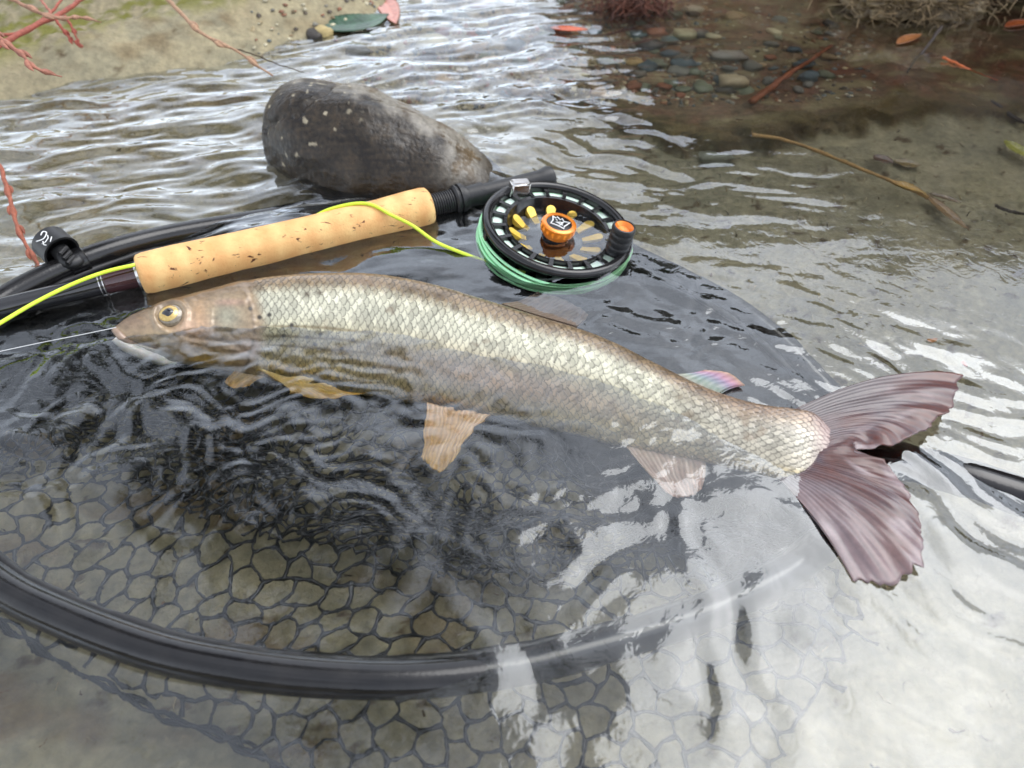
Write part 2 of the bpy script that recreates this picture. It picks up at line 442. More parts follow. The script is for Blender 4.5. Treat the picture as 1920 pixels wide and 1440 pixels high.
# ------------------------------------------------------------------ water surface
def blob(x, y, px, py, sx, sy, pw=2):
    c = P(px, py, 0)
    return np.exp(-(np.abs((x - c.x) / sx) ** pw + np.abs((y - c.y) / sy) ** pw))
def ridged(x, y, ang, wl_along, wl_across, seed, warp=0.4):
    ca, sa = math.cos(ang), math.sin(ang)
    a = (x * ca + y * sa); b = (-x * sa + y * ca)
    wv = gnoise(x * 18, y * 18, seed + 5) * warp
    return fbm(a / wl_along, b / wl_across + wv, seed, 3, 0.55)
def water_height(x, y):
    h = 0.0011 * gnoise(x * 14, y * 14, 61) + 0.00045 * fbm(x * 34, y * 34, 63, 2)
    h = h * (1 - 0.75 * blob(x, y, 1750, 400, 0.26, 0.20, 4))
    # fast riffle along the left and past the boulder
    m_left = blob(x, y, 260, 290, 0.22, 0.17, 4) + 0.9 * blob(x, y, 800, 110, 0.22, 0.14, 4)
    m_left = np.clip(m_left, 0, 1)
    h = h + 0.0026 * m_left * ridged(x, y, R(14), 0.085, 0.023, 71)
    h = h + 0.0019 * blob(x, y, 1020, 260, 0.09, 0.12, 4) * ridged(x, y, R(-22), 0.075, 0.022, 73)
    h = h + 0.0010 * blob(x, y, 1300, 330, 0.12, 0.07) * ridged(x, y, R(2), 0.09, 0.020, 75)
    # wavelets right of the tail
    h = h + 0.0011 * blob(x, y, 1790, 900, 0.075, 0.09, 4) * ridged(x, y, R(-48), 0.07, 0.016, 77, 0.8)
    h = h + 0.0008 * blob(x, y, 1600, 660, 0.06, 0.05) * ridged(x, y, R(-35), 0.05, 0.014, 79, 0.6)
    # broken water round the head, over the net and along the fish
    m = np.clip(blob(x, y, 130, 720, 0.10, 0.06, 4) + 0.75 * blob(x, y, 600, 860, 0.16, 0.05, 4) + 0.25 * blob(x, y, 1130, 560, 0.13, 0.06, 4) + 0.8 * blob(x, y, 760, 650, 0.17, 0.035), 0, 1)
    h = h + 0.00060 * m * fbm(x * 85 + 2 * gnoise(x * 30, y * 30, 82), y * 105 + 2 * gnoise(x * 30, y * 30, 83), 81, 2)
    h = h + 0.0004 * blob(x, y, 1200, 570, 0.12, 0.05, 4) * ridged(x, y, R(-30), 0.06, 0.020, 87, 0.5)
    m2 = np.clip(blob(x, y, 1150, 1100, 0.06, 0.06) + blob(x, y, 70, 760, 0.05, 0.04) + 0.3 * blob(x, y, 330, 800, 0.05, 0.03) + 0.7 * blob(x, y, 60, 950, 0.05, 0.05) + 0.8 * blob(x, y, 740, 1180, 0.025, 0.025) + blob(x, y, 1250, 1250, 0.03, 0.06), 0, 1)
    h = h + 0.0010 * m2 * gnoise(x * 42 + 1.2 * gnoise(x * 25, y * 25, 86), y * 42, 85)
    return h
wx = graded(-0.60, 0.60, 0.0020, 0.0020, -40, 40)
wy = graded(0.04, 0.92, 0.0013, 0.0028, -3, 3.5)
XW, YW = np.meshgrid(wx, wy, indexing='ij')
fade = sstep(1.2, 0.7, np.abs(XW)) * sstep(1.3, 0.95, YW) * sstep(-0.3, 0.0, YW)
ZW = water_height(XW, YW) * (0.15 + 0.85 * fade)
wat = obj('water', fast_mesh('water', np.stack([XW, YW, ZW], -1).reshape(-1, 3), grid_quads(len(wx), len(wy))), M['water'])
tag(wat, kind='structure')

# ================================================================== BOULDER
def n3(x, y, z, seed=0, octv=4):
    return (fbm(x, y, seed, octv) + fbm(y + 5.3, z, seed + 31, octv) + fbm(z + 9.1, x, seed + 67, octv)) / 1.75
def boulder():
    A = P(545, 232, 0.008); B = P(905, 352, -0.012)
    c = (A + B) / 2; ax = (B - A); L = ax.length / 2 * 1.22; ax.normalize()
    side = Vector((-ax.y, ax.x, 0)).normalized(); up = ax.cross(side).normalized()
    if up.z < 0: up = -up
    nu, nv = 300, 300
    th = np.linspace(0, np.pi, nu)[:, None]; ph = np.linspace(0, 2 * np.pi, nv, endpoint=False)[None, :]
    ct = np.cos(th); st = np.sin(th) ** 0.70
    cx = -np.sign(ct) * np.abs(ct) ** 0.9 * np.ones_like(ph)
    cy = st * np.sign(np.cos(ph)) * np.abs(np.cos(ph)) ** 0.9; cz = st * np.sign(np.sin(ph)) * np.abs(np.sin(ph)) ** 0.92
    for (nx, ny, nz, dd) in [(0.1, -0.72, 0.68, 0.74), (-0.45, 0.25, 0.85, 0.80), (0.62, 0.1, 0.78, 0.70), (-0.86, -0.5, 0.1, 0.84), (0.25, 0.7, 0.65, 0.80), (0.75, -0.6, 0.2, 0.8)]:
        ln_ = math.sqrt(nx * nx + ny * ny + nz * nz); nx, ny, nz = nx / ln_, ny / ln_, nz / ln_
        sd_ = (cx * nx + cy * ny + cz * nz - dd) / 0.10; ex_ = 0.10 * np.log1p(np.exp(np.clip(sd_, -20, 20))) * 0.42
        cx = cx - nx * ex_; cy = cy - ny * ex_; cz = cz - nz * ex_
    hgt = np.where(cz > 0, 0.054 - 0.012 * (cx + 1), 0.05)
    wid = 0.047 - 0.009 * cx
    p = np.array(c)[None, None, :] + cx[..., None] * L * np.array(ax) + cy[..., None] * wid[..., None] * np.array(side) + cz[..., None] * hgt[..., None] * np.array(up)
    ql = (p - np.array(c)) ; qa, qb, qc = ql[..., 0], ql[..., 1], ql[..., 2]
    n = n3(qa * 16, qb * 20, qc * 20, 91, 3); n2 = n3(qa * 95, qb * 95, qc * 95, 93, 5); nf = n3(qa * 420, qb * 420, qc * 420, 95, 3)
    d = p - np.array(c); d /= np.linalg.norm(d, axis=-1)[..., None]
    groove = np.exp(-((cx + 0.50 - 0.5 * (cz - 0.75) + 0.05 * n2) / 0.035) ** 2) * (cz > 0.2) * (cy < 0.55)
    p = p + d * (0.0045 * n + 0.0004 * n2 + 0.00018 * nf - 0.0024 * groove)[..., None]
    z = p[..., 2]
    grey = np.array(srgb(124, 120, 112)); dk = np.array(srgb(38, 29, 17)); br = np.array(srgb(96, 80, 56)); pale = np.array(srgb(168, 160, 140))
    t = sstep(-0.35, 0.35, n2 + 0.5 * nf + 0.25)[..., None]
    col = br + (grey - br) * t
    face = sstep(0.25, -0.15, cy + 0.25 * n2 + 0.15 * n) * sstep(0.75, 0.45, cx)          # shade painted dark into the face towards the rod
    face_shade = dk * 0.8 * (1.0 + 1.0 * np.clip(n2 + nf * 0.8, -0.7, 1.3))[..., None]
    col = col + (face_shade - col) * (face * 0.95)[..., None]
    low = sstep(0.012, 0.002, z)[..., None]; col = col + (dk - col) * low * 0.8
    sp = (sstep(0.55, 0.75, n3(qa * 150, qb * 150, qc * 150, 97, 2)) * sstep(0.1, -0.3, cx))[..., None]
    col = col + (pale - col) * sp * 0.85
    col = col * (1 + 0.25 * nf)[..., None]
    me = fast_mesh('boulder', p.reshape(-1, 3), grid_quads(nu, nv, True), col=np.clip(col, 0.004, 0.8).reshape(-1, 3))
    o = obj('boulder', me, M['rock'])
    return tag(o, 'big smooth wet grey brown boulder half sunk behind the cork grip', 'rock')
boulder()

# ================================================================== FISH
DV = [  # dorsal px, ventral px, dorsal z, ventral z (mm), half thickness (mm)
    (216, 612, 220, 632, 2.0, -3, 2.0), (245, 592, 247, 652, 2.0, -9, 6.0), (290, 574, 286, 668, 1.0, -16, 10.5), (350, 556, 340, 682, 0.5, -23, 14.0),
    (420, 539, 405, 694, 0.5, -29, 16.5), (480, 527, 470, 704, 1.5, -33, 18.5), (560, 518, 550, 714, 2.5, -36, 20.0), (640, 515, 625, 725, 3, -38, 20.5),
    (720, 518, 700, 738, 3, -39, 20.5), (800, 532, 775, 752, 3, -39, 20.0), (880, 554, 850, 767, 2.5, -38, 19.5), (950, 576, 925, 782, 2, -36, 18.5),
    (1020, 598, 1000, 797, 1, -33, 17.0), (1090, 620, 1070, 812, 0, -29, 15.5), (1160, 648, 1140, 830, 0, -25, 13.5), (1240, 688, 1215, 846, 0, -21, 11.5),
    (1310, 722, 1290, 860, 1, -17, 10.0), (1380, 748, 1360, 876, 3, -12, 8.0), (1440, 762, 1420, 890, 5, -8, 6.5), (1490, 768, 1468, 902, 6, -5, 5.0), (1525, 776, 1502, 908, 5.5, -4.5, 4.2), (1556, 800, 1536, 902, 4.5, -2.5, 3.0), (1574, 826, 1562, 872, 3, 0, 1.2)]
def fish_body(root):
    nst = len(DV)
    D = np.array([tuple(P(q[0], q[1], q[4] / 1000)) for q in DV]); V = np.array([tuple(P(q[2], q[3], q[5] / 1000)) for q in DV])
    pxD = np.array([(q[0], q[1]) for q in DV], float); pxV = np.array([(q[2], q[3]) for q in DV], float)
    t = np.array([q[6] for q in DV]) / 1000
    pack = np.hstack([(D + V) / 2, (D - V) / 2, pxD, pxV, t[:, None]])
    NU, NV_ = 940, 300
    S = spline(pack, NU)
    mid, ch, pD, pV, th_ = S[:, :3], S[:, 3:6], S[:, 6:8], S[:, 8:10], S[:, 10]
    T = np.gradient(mid, axis=0); T /= np.linalg.norm(T, axis=1)[:, None]
    chn = ch / np.linalg.norm(ch, axis=1)[:, None]
    N = np.cross(T, chn); N /= np.linalg.norm(N, axis=1)[:, None]
    if N[:, 2].mean() < 0: N = -N
    up_n = 225
    th = np.concatenate([np.linspace(-0.12, math.pi + 0.12, up_n), np.linspace(math.pi + 0.12, 2 * math.pi - 0.12, NV_ - up_n + 2)[1:-1]])
    c, s = np.cos(th), np.sin(th)
    ss = np.sign(s) * np.abs(s) ** 0.82
    p = mid[:, None] + ch[:, None] * c[None, :, None] + N[:, None] * (th_[:, None] * ss[None, :])[..., None]
    # round nose
    f = (1 - c) / 2                                    # 0 dorsal .. 1 ventral
    qx = pD[:, None, 0] * (1 - f) + pV[:, None, 0] * f
    qy = pD[:, None, 1] * (1 - f) + pV[:, None, 1] * f
    upm = (ss > -0.2)[None, :] * np.ones((NU, 1))
    # --- scale lattice in millimetres on the skin
    arc = np.concatenate([[0], np.cumsum(np.linalg.norm(np.diff(mid, axis=0), axis=1))]) * 1000
    seg = np.linalg.norm(np.diff(p, axis=1), axis=2)
    ar = np.concatenate([np.zeros((NU, 1)), np.cumsum(seg, 1)], 1) * 1000
    girth = np.interp(arc, arc, (ar[:, -1]))
    rows = ar / np.maximum(girth[:, None], 1) * 56.0           # 62 rows all the way round
    L_ = 4.1
    irr = 0.12 + 0.34 * sstep(800, 1050, qx) * sstep(1500, 1300, qx)
    a = arc[:, None] / L_ + irr * gnoise(qx / 40, qy / 34, 101) + 0.5 * irr * gnoise(qx / 15, qy / 13, 102); b = rows + 1.1 * irr * gnoise(qx / 44, qy / 30, 103) + 0.5 * irr * gnoise(qx / 16, qy / 12, 104)
    hgt = np.full(p.shape[:2], -9.0); sid = np.zeros(p.shape[:2]); edge = np.zeros(p.shape[:2])
    jb = np.floor(b)
    for dj in (-1, 0, 1, 2):
        j = jb + dj
        off = 0.5 * (np.mod(j, 2))
        ia = np.floor(a - off)
        for di in (-1, 0, 1):
            i = ia + di
            dx = a - (i + off + 0.5); dy = (b - j)
            r = (np.abs(np.where(dx > 0, dx / 0.54, dx / 0.95)) ** 2.3 + np.abs(dy / 0.98) ** 2.6) ** (1 / 2.4)
            h = np.where(r < 1, 0.55 + 0.75 * dx - 0.30 * r ** 6, -9)
            take = h > hgt
            hgt = np.where(take, h, hgt); edge = np.where(take, r, edge); sid = np.where(take, _hash(i, j, 7), sid)
    hgt = np.where(hgt < -5, 0, hgt)
    # where the scales are: behind the gill cover
    gill_x = 462 + 26 * np.sin(np.clip((qy - 540) / 160, 0, 1) * np.pi)
    sc = sstep(0, 26, qx - gill_x - 6) * sstep(1572, 1545, qx)
    n2 = gnoise(qx / 9, qy / 9, 105)
    p = p + N[:, None] * (np.where(ss > -0.3, 1, -1)[None, :] * sc * (0.00042 * (hgt - 0.4) + 0.00022 * (sid - 0.5)))[..., None]
    # --- head relief: gill cover edge, cheek plate, eye socket, jaw line
    def bumpz(v): return N[:, None] * (v * np.where(ss > -0.1, 1, 0)[None, :])[..., None]
    g = 0.0012 * sstep(12, -10, qx - gill_x) * sstep(395, 440, qx)
    pre = 395 + 10 * np.sin((qy - 560) / 80 * np.pi)
    g = g + 0.0007 * sstep(5, -5, qx - pre) * sstep(330, 385, qx) * sstep(575, 600, qy)
    ex, ey = 319, 598
    re = np.sqrt(((qx - ex) / 30) ** 2 + ((qy - ey) / 26) ** 2)
    g = g + 0.0013 * np.exp(-((re - 1.12) / 0.22) ** 2) - 0.0020 * sstep(1.0, 0.5, re)
    mouth = 634 + 0.30 * (qx - 222)
    g = g - 0.0016 * np.exp(-((qy - mouth) / 3.0) ** 2) * sstep(305, 270, qx)
    g = g - 0.0008 * np.exp(-((qy - (632 + 0.13 * (qx - 330))) / 5.0) ** 2) * sstep(325, 345, qx) * sstep(470, 440, qx)
    g = g + 0.0004 * gnoise(qx / 16, qy / 10, 107) * (1 - sc)
    # soft body waves (muscle folds on the bent flank)
    g = g + sc * 0.0009 * gnoise(qx / 130 + qy / 300, qy / 45 - qx / 260, 109)
    p = p + bumpz(g)
    # --- colour (skin pigment)
    C = lambda *k: np.array(srgb(*k))
    fr = f[None, :] * np.ones((NU, 1))
    def mixc(a_, b_, t_): return a_ + (b_ - a_) * np.clip(t_, 0, 1)[..., None]
    base = np.broadcast_to(C(148, 126, 96), p.shape).copy()
    base = mixc(base, C(222, 218, 192), sstep(0.10, 0.24, fr + 0.03 * n2))
    base = mixc(base, C(212, 206, 172), sstep(0.36, 0.52, fr))
    base = mixc(base, C(216, 202, 156), sstep(0.55, 0.72, fr))
    pink = np.exp(-((qx - 960) / 260) ** 2) * np.exp(-((fr - 0.66) / 0.17) ** 2)
    base = mixc(base, C(226, 186, 162), pink * 0.7)
    base = mixc(base, C(244, 224, 172), sstep(0.78, 0.92, fr))
    ylw = np.exp(-((qx - 560) / 120) ** 2) * sstep(0.72, 0.9, fr)
    base = mixc(base, C(206, 172, 70), ylw * 0.6)
    org = np.exp(-((qx - 830) / 60) ** 2) * sstep(0.85, 0.95, fr)
    base = mixc(base, C(226, 160, 72), org * 0.7)
    tailp = sstep(1180, 1400, qx)
    base = mixc(base, mixc(np.broadcast_to(C(148, 122, 100), p.shape), C(196, 188, 172), sstep(0.15, 0.45, fr)), tailp * 0.8)
    base = mixc(base, C(216, 196, 150), tailp * sstep(0.78, 0.92, fr))
    # scale pigment: silvery centre, dark rear margin, a slightly different shade on each scale
    silver = sstep(0.98, 0.62, edge)
    tone = 0.70 + 0.55 * sid
    lat = 1.0 + 0.10 * np.exp(-((fr - 0.24) / 0.08) ** 2)
    scol = base * (tone * lat)[..., None]
    scol = mixc(scol * 0.40, scol * 1.12, silver)
    # dusky lines between the scale rows low on the flank
    ln = np.exp(-((np.mod(b, 2.0) - 1.0) / 0.28) ** 2) * sstep(0.42, 0.5, fr) * sstep(0.8, 0.7, fr) * sstep(480, 540, qx) * sstep(820, 640, qx)
    scol = mixc(scol, C(112, 92, 44), ln * 0.75)
    # worn brown patches
    wear = sstep(0.45, 0.8, fbm(qx / 60, qy / 40, 111, 3)) * sstep(560, 700, qx)
    scol = mixc(scol, C(140, 112, 82), wear * 0.45)
    for (sx, sy, rr, k) in [(590, 562, 8, .8), (612, 560, 7, .7), (790, 552, 12, .7), (838, 563, 13, .75), (865, 585, 8, .7), (755, 585, 12, .4), (1255, 700, 20, .45), (1310, 790, 16, .5), (1290, 755, 26, .4), (1190, 672, 26, .4)]:
        m_ = np.exp(-(((qx - sx) / rr) ** 2 + ((qy - sy) / (rr * 0.7)) ** 2))
        scol = mixc(scol, C(84, 66, 44), m_ * k)
    # head colours
    hd = np.broadcast_to(C(176, 152, 120), p.shape).copy()
    hd = mixc(hd, C(132, 110, 84), sstep(0.24, 0.06, fr))
    hd = mixc(hd, C(232, 192, 160), 0.9 * np.exp(-(((qx - 365) / 38) ** 2 + ((qy - 622) / 22) ** 2)))
    hd = mixc(hd, C(212, 172, 132), 0.8 * np.exp(-(((qx - 378) / 14) ** 2 + ((qy - 600) / 26) ** 2)))
    hd = mixc(hd, C(176, 172, 148), 0.9 * np.exp(-(((qx - 435) / 30) ** 2 + ((qy - 600) / 24) ** 2)))
    hd = mixc(hd, C(204, 164, 142), 0.7 * np.exp(-(((qx - 440) / 34) ** 2 + ((qy - 577) / 6) ** 2)))
    hd = mixc(hd, C(214, 172, 70), 0.9 * np.exp(-(((qx - 400) / 60) ** 2 + ((qy - 672) / 11) ** 2)))
    hd = mixc(hd, C(236, 208, 190), 0.8 * np.exp(-(((qx - 480) / 34) ** 2 + ((qy - 655) / 20) ** 2)))
    hd = mixc(hd, C(170, 150, 104), 0.6 * np.exp(-(((qx - 300) / 40) ** 2 + ((qy - 640) / 14) ** 2)))
    hd = mixc(hd, C(120, 96, 78), 0.7 * np.exp(-(((qx - 245) / 30) ** 2 + ((qy - 605) / 16) ** 2)))
    jaw = sstep(-1, 6, qy - mouth) * sstep(360, 320, qx)
    hd = mixc(hd, C(216, 212, 204), jaw)
    hd = mixc(hd, C(210, 190, 150), sstep(0.9, 0.98, fr) * (1 - jaw))
    hd = mixc(hd, C(60, 46, 34), 0.7 * np.exp(-((qy - mouth) / 2.5) ** 2) * sstep(300, 270, qx))
    hd = hd * (1 + 0.16 * gnoise(qx / 7, qy / 5, 113) + 0.16 * gnoise(qx / 20, qy / 14, 115) + 0.08 * gnoise(qx / 2.5, qy / 2.5, 116))[..., None]
    edge_line = np.exp(-((qx - gill_x) / 3.5) ** 2) * sstep(545, 570, qy)
    hd = mixc(hd, C(96, 76, 54), 0.5 * edge_line)
    col = mixc(hd, scol, sc)
    for (sx, sy) in [(482, 587), (499, 600), (518, 596), (545, 631), (589, 633), (615, 628), (605, 648), (676, 640), (655, 655), (717, 690), (560, 612)]:
        m_ = np.exp(-(((qx - sx) / 4.6) ** 2 + ((qy - sy) / 3.6) ** 2) ** 2)
        col = mixc(col, C(44, 36, 26), m_ * 0.95)
    col = mixc(col, C(146, 116, 114), sstep(1500, 1560, qx) * 0.85)
    under = (ss < -0.15)[None, :] * np.ones((NU, 1))
    col = mixc(col, mixc(np.broadcast_to(C(150, 122, 98), p.shape), C(214, 198, 160), sstep(0.2, 0.8, fr)), under)
    Vv = p.reshape(-1, 3); Q = grid_quads(NU, NV_, True)
    # caps
    nb = len(Vv)
    Vv = np.vstack([Vv, p[0].mean(0)[None] + (p[0].mean(0) - p[6].mean(0))[None] * 0.3, p[-1].mean(0)[None]])
    cc = np.vstack([np.clip(col * 0.74, 0.004, 0.92).reshape(-1, 3), col[0].mean(0)[None], col[-1].mean(0)[None]])
    k = np.arange(NV_); k2 = (k + 1) % NV_
    Q = np.vstack([Q, np.stack([np.full(NV_, nb), k, k2, k2], 1), np.stack([np.full(NV_, nb + 1), (NU - 1) * NV_ + k2, (NU - 1) * NV_ + k, (NU - 1) * NV_ + k], 1)])
    tri_fix = Q
    me = fast_mesh('body', Vv, tri_fix[: (NU - 1) * NV_], col=cc)
    o = obj('body', me, M['fish'], root)
    # close both ends with a fan
    cap = MB(); ring = [tuple(x) for x in p[0]]; cap.add(ring + [tuple(Vv[nb])], [(i, (i + 1) % NV_, NV_) for i in range(NV_)])
    return o, mid, ch, N, pD, pV, th_, p, qx, qy, ss

fish = empty('fish')
tag(fish, 'silvery brown speckled fish lying on its side in the landing net, tail spread', 'fish')
body, f_mid, f_ch, f_N, f_pD, f_pV, f_t, f_p, f_qx, f_qy, f_ss = fish_body(fish)
def on_fish(px, py):
    m = np.where(f_ss[None, :] > 0.05, (f_qx - px) ** 2 + (f_qy - py) ** 2, 1e9)
    i, j = np.unravel_index(np.argmin(m), m.shape)
    return f_p[i, j], f_N[i], i, j

def disc(mb, org, e1, e2, n, rx, ry, h, rings=10, seg=40, shape=None, z0=0.0):
    V = [org + n * (h + z0)]; F = []
    for r_ in range(1, rings + 1):
        t = r_ / rings
        for k in range(seg):
            a = 2 * math.pi * k / seg
            q = shape(a) if shape else 1.0
            V.append(org + e1 * (rx * t * q * math.cos(a)) + e2 * (ry * t * q * math.sin(a)) + n * (h * math.sqrt(max(0, 1 - t * t)) + z0))
    for k in range(seg):
        F.append((0, 1 + k, 1 + (k + 1) % seg))
    for r_ in range(rings - 1):
        for k in range(seg):
            a = 1 + r_ * seg + k; b = 1 + r_ * seg + (k + 1) % seg
            F.append((a, a + seg, b + seg, b))
    mb.add(V, F)
def fish_eye():
    p0, n0, i, j = on_fish(321, 597)
    # true outward normal from the skin
    du = f_p[i + 8, j] - f_p[i - 8, j]; dv = f_p[i, j + 6] - f_p[i, j - 6]
    n = np.cross(du, dv); n /= np.linalg.norm(n); n = n if n[2] > 0 else -n
    n = Vector(n); e1 = Vector(du); e1 = (e1 - n * e1.dot(n)).normalized(); e2 = n.cross(e1)
    o = Vector(p0) + n * 0.0002
    m = MB(); disc(m, o, e1, e2, n, 0.0072, 0.0068, 0.0032); ball = m.build('eye', M['eye_ring'], fish)
    m = MB(); disc(m, o + n * 0.0009 + e1 * -0.0004, e1, e2, n, 0.0058, 0.0055, 0.0029); m.build('iris', M['eye_gold'], ball)
    m = MB(); disc(m, o + n * 0.0017 + e1 * -0.0004, e1, e2, n, 0.0036, 0.0034, 0.0026, shape=lambda a: 1 + 0.05 * math.cos(4 * a) + 0.10 * math.exp(-((a - math.pi) / 0.4) ** 2)); m.build('pupil', M['pupil'], ball)
fish_eye()

def fin(name, rootp, midp, tipp, nrays, col_root, col_tip, material, nseg=26, thick=0.0007, ridge=0.00035, seed=0, wave=0.0, fray=0.0, parent=None, colfun=None, shade=0.75):
    A = spline(PP(rootp), nrays * 4 + 1); Bm = spline(PP(midp), nrays * 4 + 1); T = spline(PP(tipp), nrays * 4 + 1)
    n = nrays * 4 + 1
    s = np.linspace(0, 1, nseg)[None, :, None]
    la = (1 - s) * (1 - 2 * s) ; lb = 4 * s * (1 - s); lc = s * (2 * s - 1)
    k = np.arange(n); fr_ = _hash(k // 2, k * 0 + seed, 5) * fray
    fr_ = np.convolve(np.pad(fr_, 2, 'edge'), np.ones(3) / 3, 'same')[2:-2]
    sc_ = (1 - fr_)[:, None, None]
    s = s * sc_
    la = (1 - s) * (1 - 2 * s); lb = 4 * s * (1 - s); lc = s * (2 * s - 1)
    G = la * A[:, None] + lb * Bm[:, None] + lc * T[:, None]
    du = np.gradient(G, axis=0); dv = np.gradient(G, axis=1)
    Nn = np.cross(du, dv); Nn /= np.linalg.norm(Nn, axis=2)[..., None] + 1e-12
    if Nn[..., 2].mean() < 0: Nn = -Nn
    kk = k[:, None] + 1.6 * gnoise(np.linspace(0, 3, nseg)[None, :] + seed, k[:, None] * 0.03, seed + 3)
    rd = np.abs(np.cos(kk / 4 * np.pi)) ** 0.7
    sv = np.broadcast_to(np.linspace(0, 1, nseg)[None, :], rd.shape)
    wv = wave * sv * gnoise(k[:, None] / 9.0 + seed, sv * 2, seed + 9)
    tp = thick * (1 - 0.75 * sv) + ridge * rd * (1 - 0.6 * sv)
    top = G + Nn * (tp + wv)[..., None]; bot = G - Nn * (tp - wv)[..., None]
    V = np.vstack([top.reshape(-1, 3), bot.reshape(-1, 3)])
    q = grid_quads(n, nseg); off = n * nseg
    F = [q, q[:, ::-1] + off]
    def strip(idx): 
        a, b = idx[:-1], idx[1:]
        return np.stack([a, b, b + off, a + off], 1)
    ii = np.arange(n) * nseg; jj = np.arange(nseg)
    F += [strip(ii), strip(ii + nseg - 1), strip(jj), strip(jj + (n - 1) * nseg)]
    c0 = np.array(col_root); c1 = np.array(col_tip)
    nz = gnoise(k[:, None] / 6.0, sv * 5, seed + 21)
    cc = c0 + (c1 - c0) * np.clip(sv + 0.25 * nz, 0, 1)[..., None]
    cc = cc * (0.72 + 0.38 * rd + 0.12 * nz)[..., None]
    if colfun is not None: cc = colfun(cc, k[:, None] / (n - 1) + 0 * sv, sv, rd)
    cc = np.clip(cc * shade, 0.004, 0.9).reshape(-1, 3)
    me = fast_mesh(name, V, np.vstack(F), col=np.vstack([cc, cc]))
    return obj(name, me, material, parent or fish)

def caudal_col(c, t, s, rd):
    nz = fbm(t * 9, s * 3, 301, 3)
    pur = np.array(srgb(118, 98, 104)); red = np.array(srgb(120, 70, 62)); pal = np.array(srgb(190, 170, 172)); gry = np.array(srgb(112, 100, 102))
    def mixc(a, b, k): return a + (b - a) * np.clip(k, 0, 1)[..., None]
    o = mixc(np.broadcast_to(pur, c.shape), red, 0.30 + 0.55 * s * rd + 0.6 * nz)
    o = mixc(o, gry, sstep(0.30, 0.05, t) * sstep(0.75, 0.3, s))
    o = mixc(o, red * 0.85, np.exp(-((t - 0.56) / 0.07) ** 2) * sstep(0.1, 0.3, s))
    o = mixc(o, pal, 0.75 * sstep(0.15, 0.55, fbm(t * 7 + 3, s * 2.4, 305, 2)) * sstep(0.25, 0.7, s))  # pale patches painted as white reflections on the fin
    o = mixc(o, pal, 0.5 * sstep(0.75, 0.95, t))
    return o * (0.80 + 0.30 * rd)[..., None]
fin('tail_fin', [(1490, 769, .0056), (1528, 802, .0045), (1538, 845, .003), (1512, 882, .0005), (1462, 900, -.003)],
    [(1668, 705, .0085), (1672, 765, .008), (1580, 846, .005), (1640, 930, .0055), (1535, 985, .001)],
    [(1818, 706, .010), (1800, 755, .009), (1752, 800, .008), (1690, 834, .008), (1600, 850, .006), (1664, 866, .0065), (1706, 915, .006), (1731, 990, .005), (1738, 1060, .0035), (1690, 1106, .0015), (1602, 1096, .000)],
    44, srgb(120, 100, 104), srgb(140, 88, 78), M['fin'], nseg=48, thick=0.0008, ridge=0.00026, seed=2, wave=0.0016, fray=0.075, colfun=caudal_col, shade=0.50)
fin('pelvic_fin', [(800, 752, -.026), (850, 768, -.027), (920, 778, -.028)], [(795, 815, -.026), (840, 825, -.026), (885, 810, -.028)],
    [(790, 862, -.025), (820, 888, -.025), (850, 862, -.027)], 12, srgb(226, 178, 122), srgb(206, 158, 70), M['fin'], seed=11, wave=0.001, fray=0.08)
fin('pectoral_fin', [(480, 690, -.018), (520, 700, -.021), (560, 705, -.023)], [(535, 722, -.020), (570, 728, -.022), (620, 724, -.024)],
    [(540, 735, -.022), (610, 747, -.023), (690, 735, -.024)], 10, srgb(206, 178, 108), srgb(196, 150, 52), M['fin'], seed=13, wave=0.001, fray=0.03)
fin('pectoral_fin', [(440, 694, -.024), (470, 698, -.026), (500, 702, -.028)], [(425, 706, -.027), (450, 716, -.028), (480, 712, -.029)],
    [(416, 716, -.029), (440, 728, -.029), (466, 722, -.030)], 6, srgb(196, 168, 120), srgb(198, 150, 60), M['fin'], seed=17)
fin('anal_fin', [(1172, 836, -.020), (1240, 848, -.018), (1325, 862, -.014)], [(1212, 884, -.020), (1262, 894, -.019), (1322, 890, -.016)],
    [(1252, 926, -.020), (1285, 936, -.020), (1318, 918, -.018)], 14, srgb(204, 176, 150), srgb(186, 146, 128), M['fin'], seed=19, wave=0.0015, fray=0.06)
fin('adipose_fin', [(1268, 704, .001), (1310, 726, .001), (1345, 742, .002)], [(1300, 700, .001), (1335, 708, .001), (1368, 728, .002)],
    [(1322, 694, .001), (1366, 700, .001), (1396, 722, .002)], 6, srgb(140, 136, 150), srgb(196, 160, 150), M['fin'], seed=23,
    colfun=lambda c, t, s, rd: c * 0.75 + 0.25 * (0.35 + 0.25 * np.stack([np.cos(6 * s + 1), np.cos(6 * s - 1.1), np.cos(6 * s - 3.2)], -1)))
fin('dorsal_fin', [(940, 572, .002), (1010, 594, .001), (1080, 614, .0)], [(985, 560, -.003), (1050, 582, -.003), (1095, 602, -.003)],
    [(1010, 546, -.007), (1070, 566, -.007), (1102, 588, -.006)], 14, srgb(150, 128, 108), srgb(128, 110, 100), M['fin_clear'], seed=29, wave=0.001, fray=0.08)
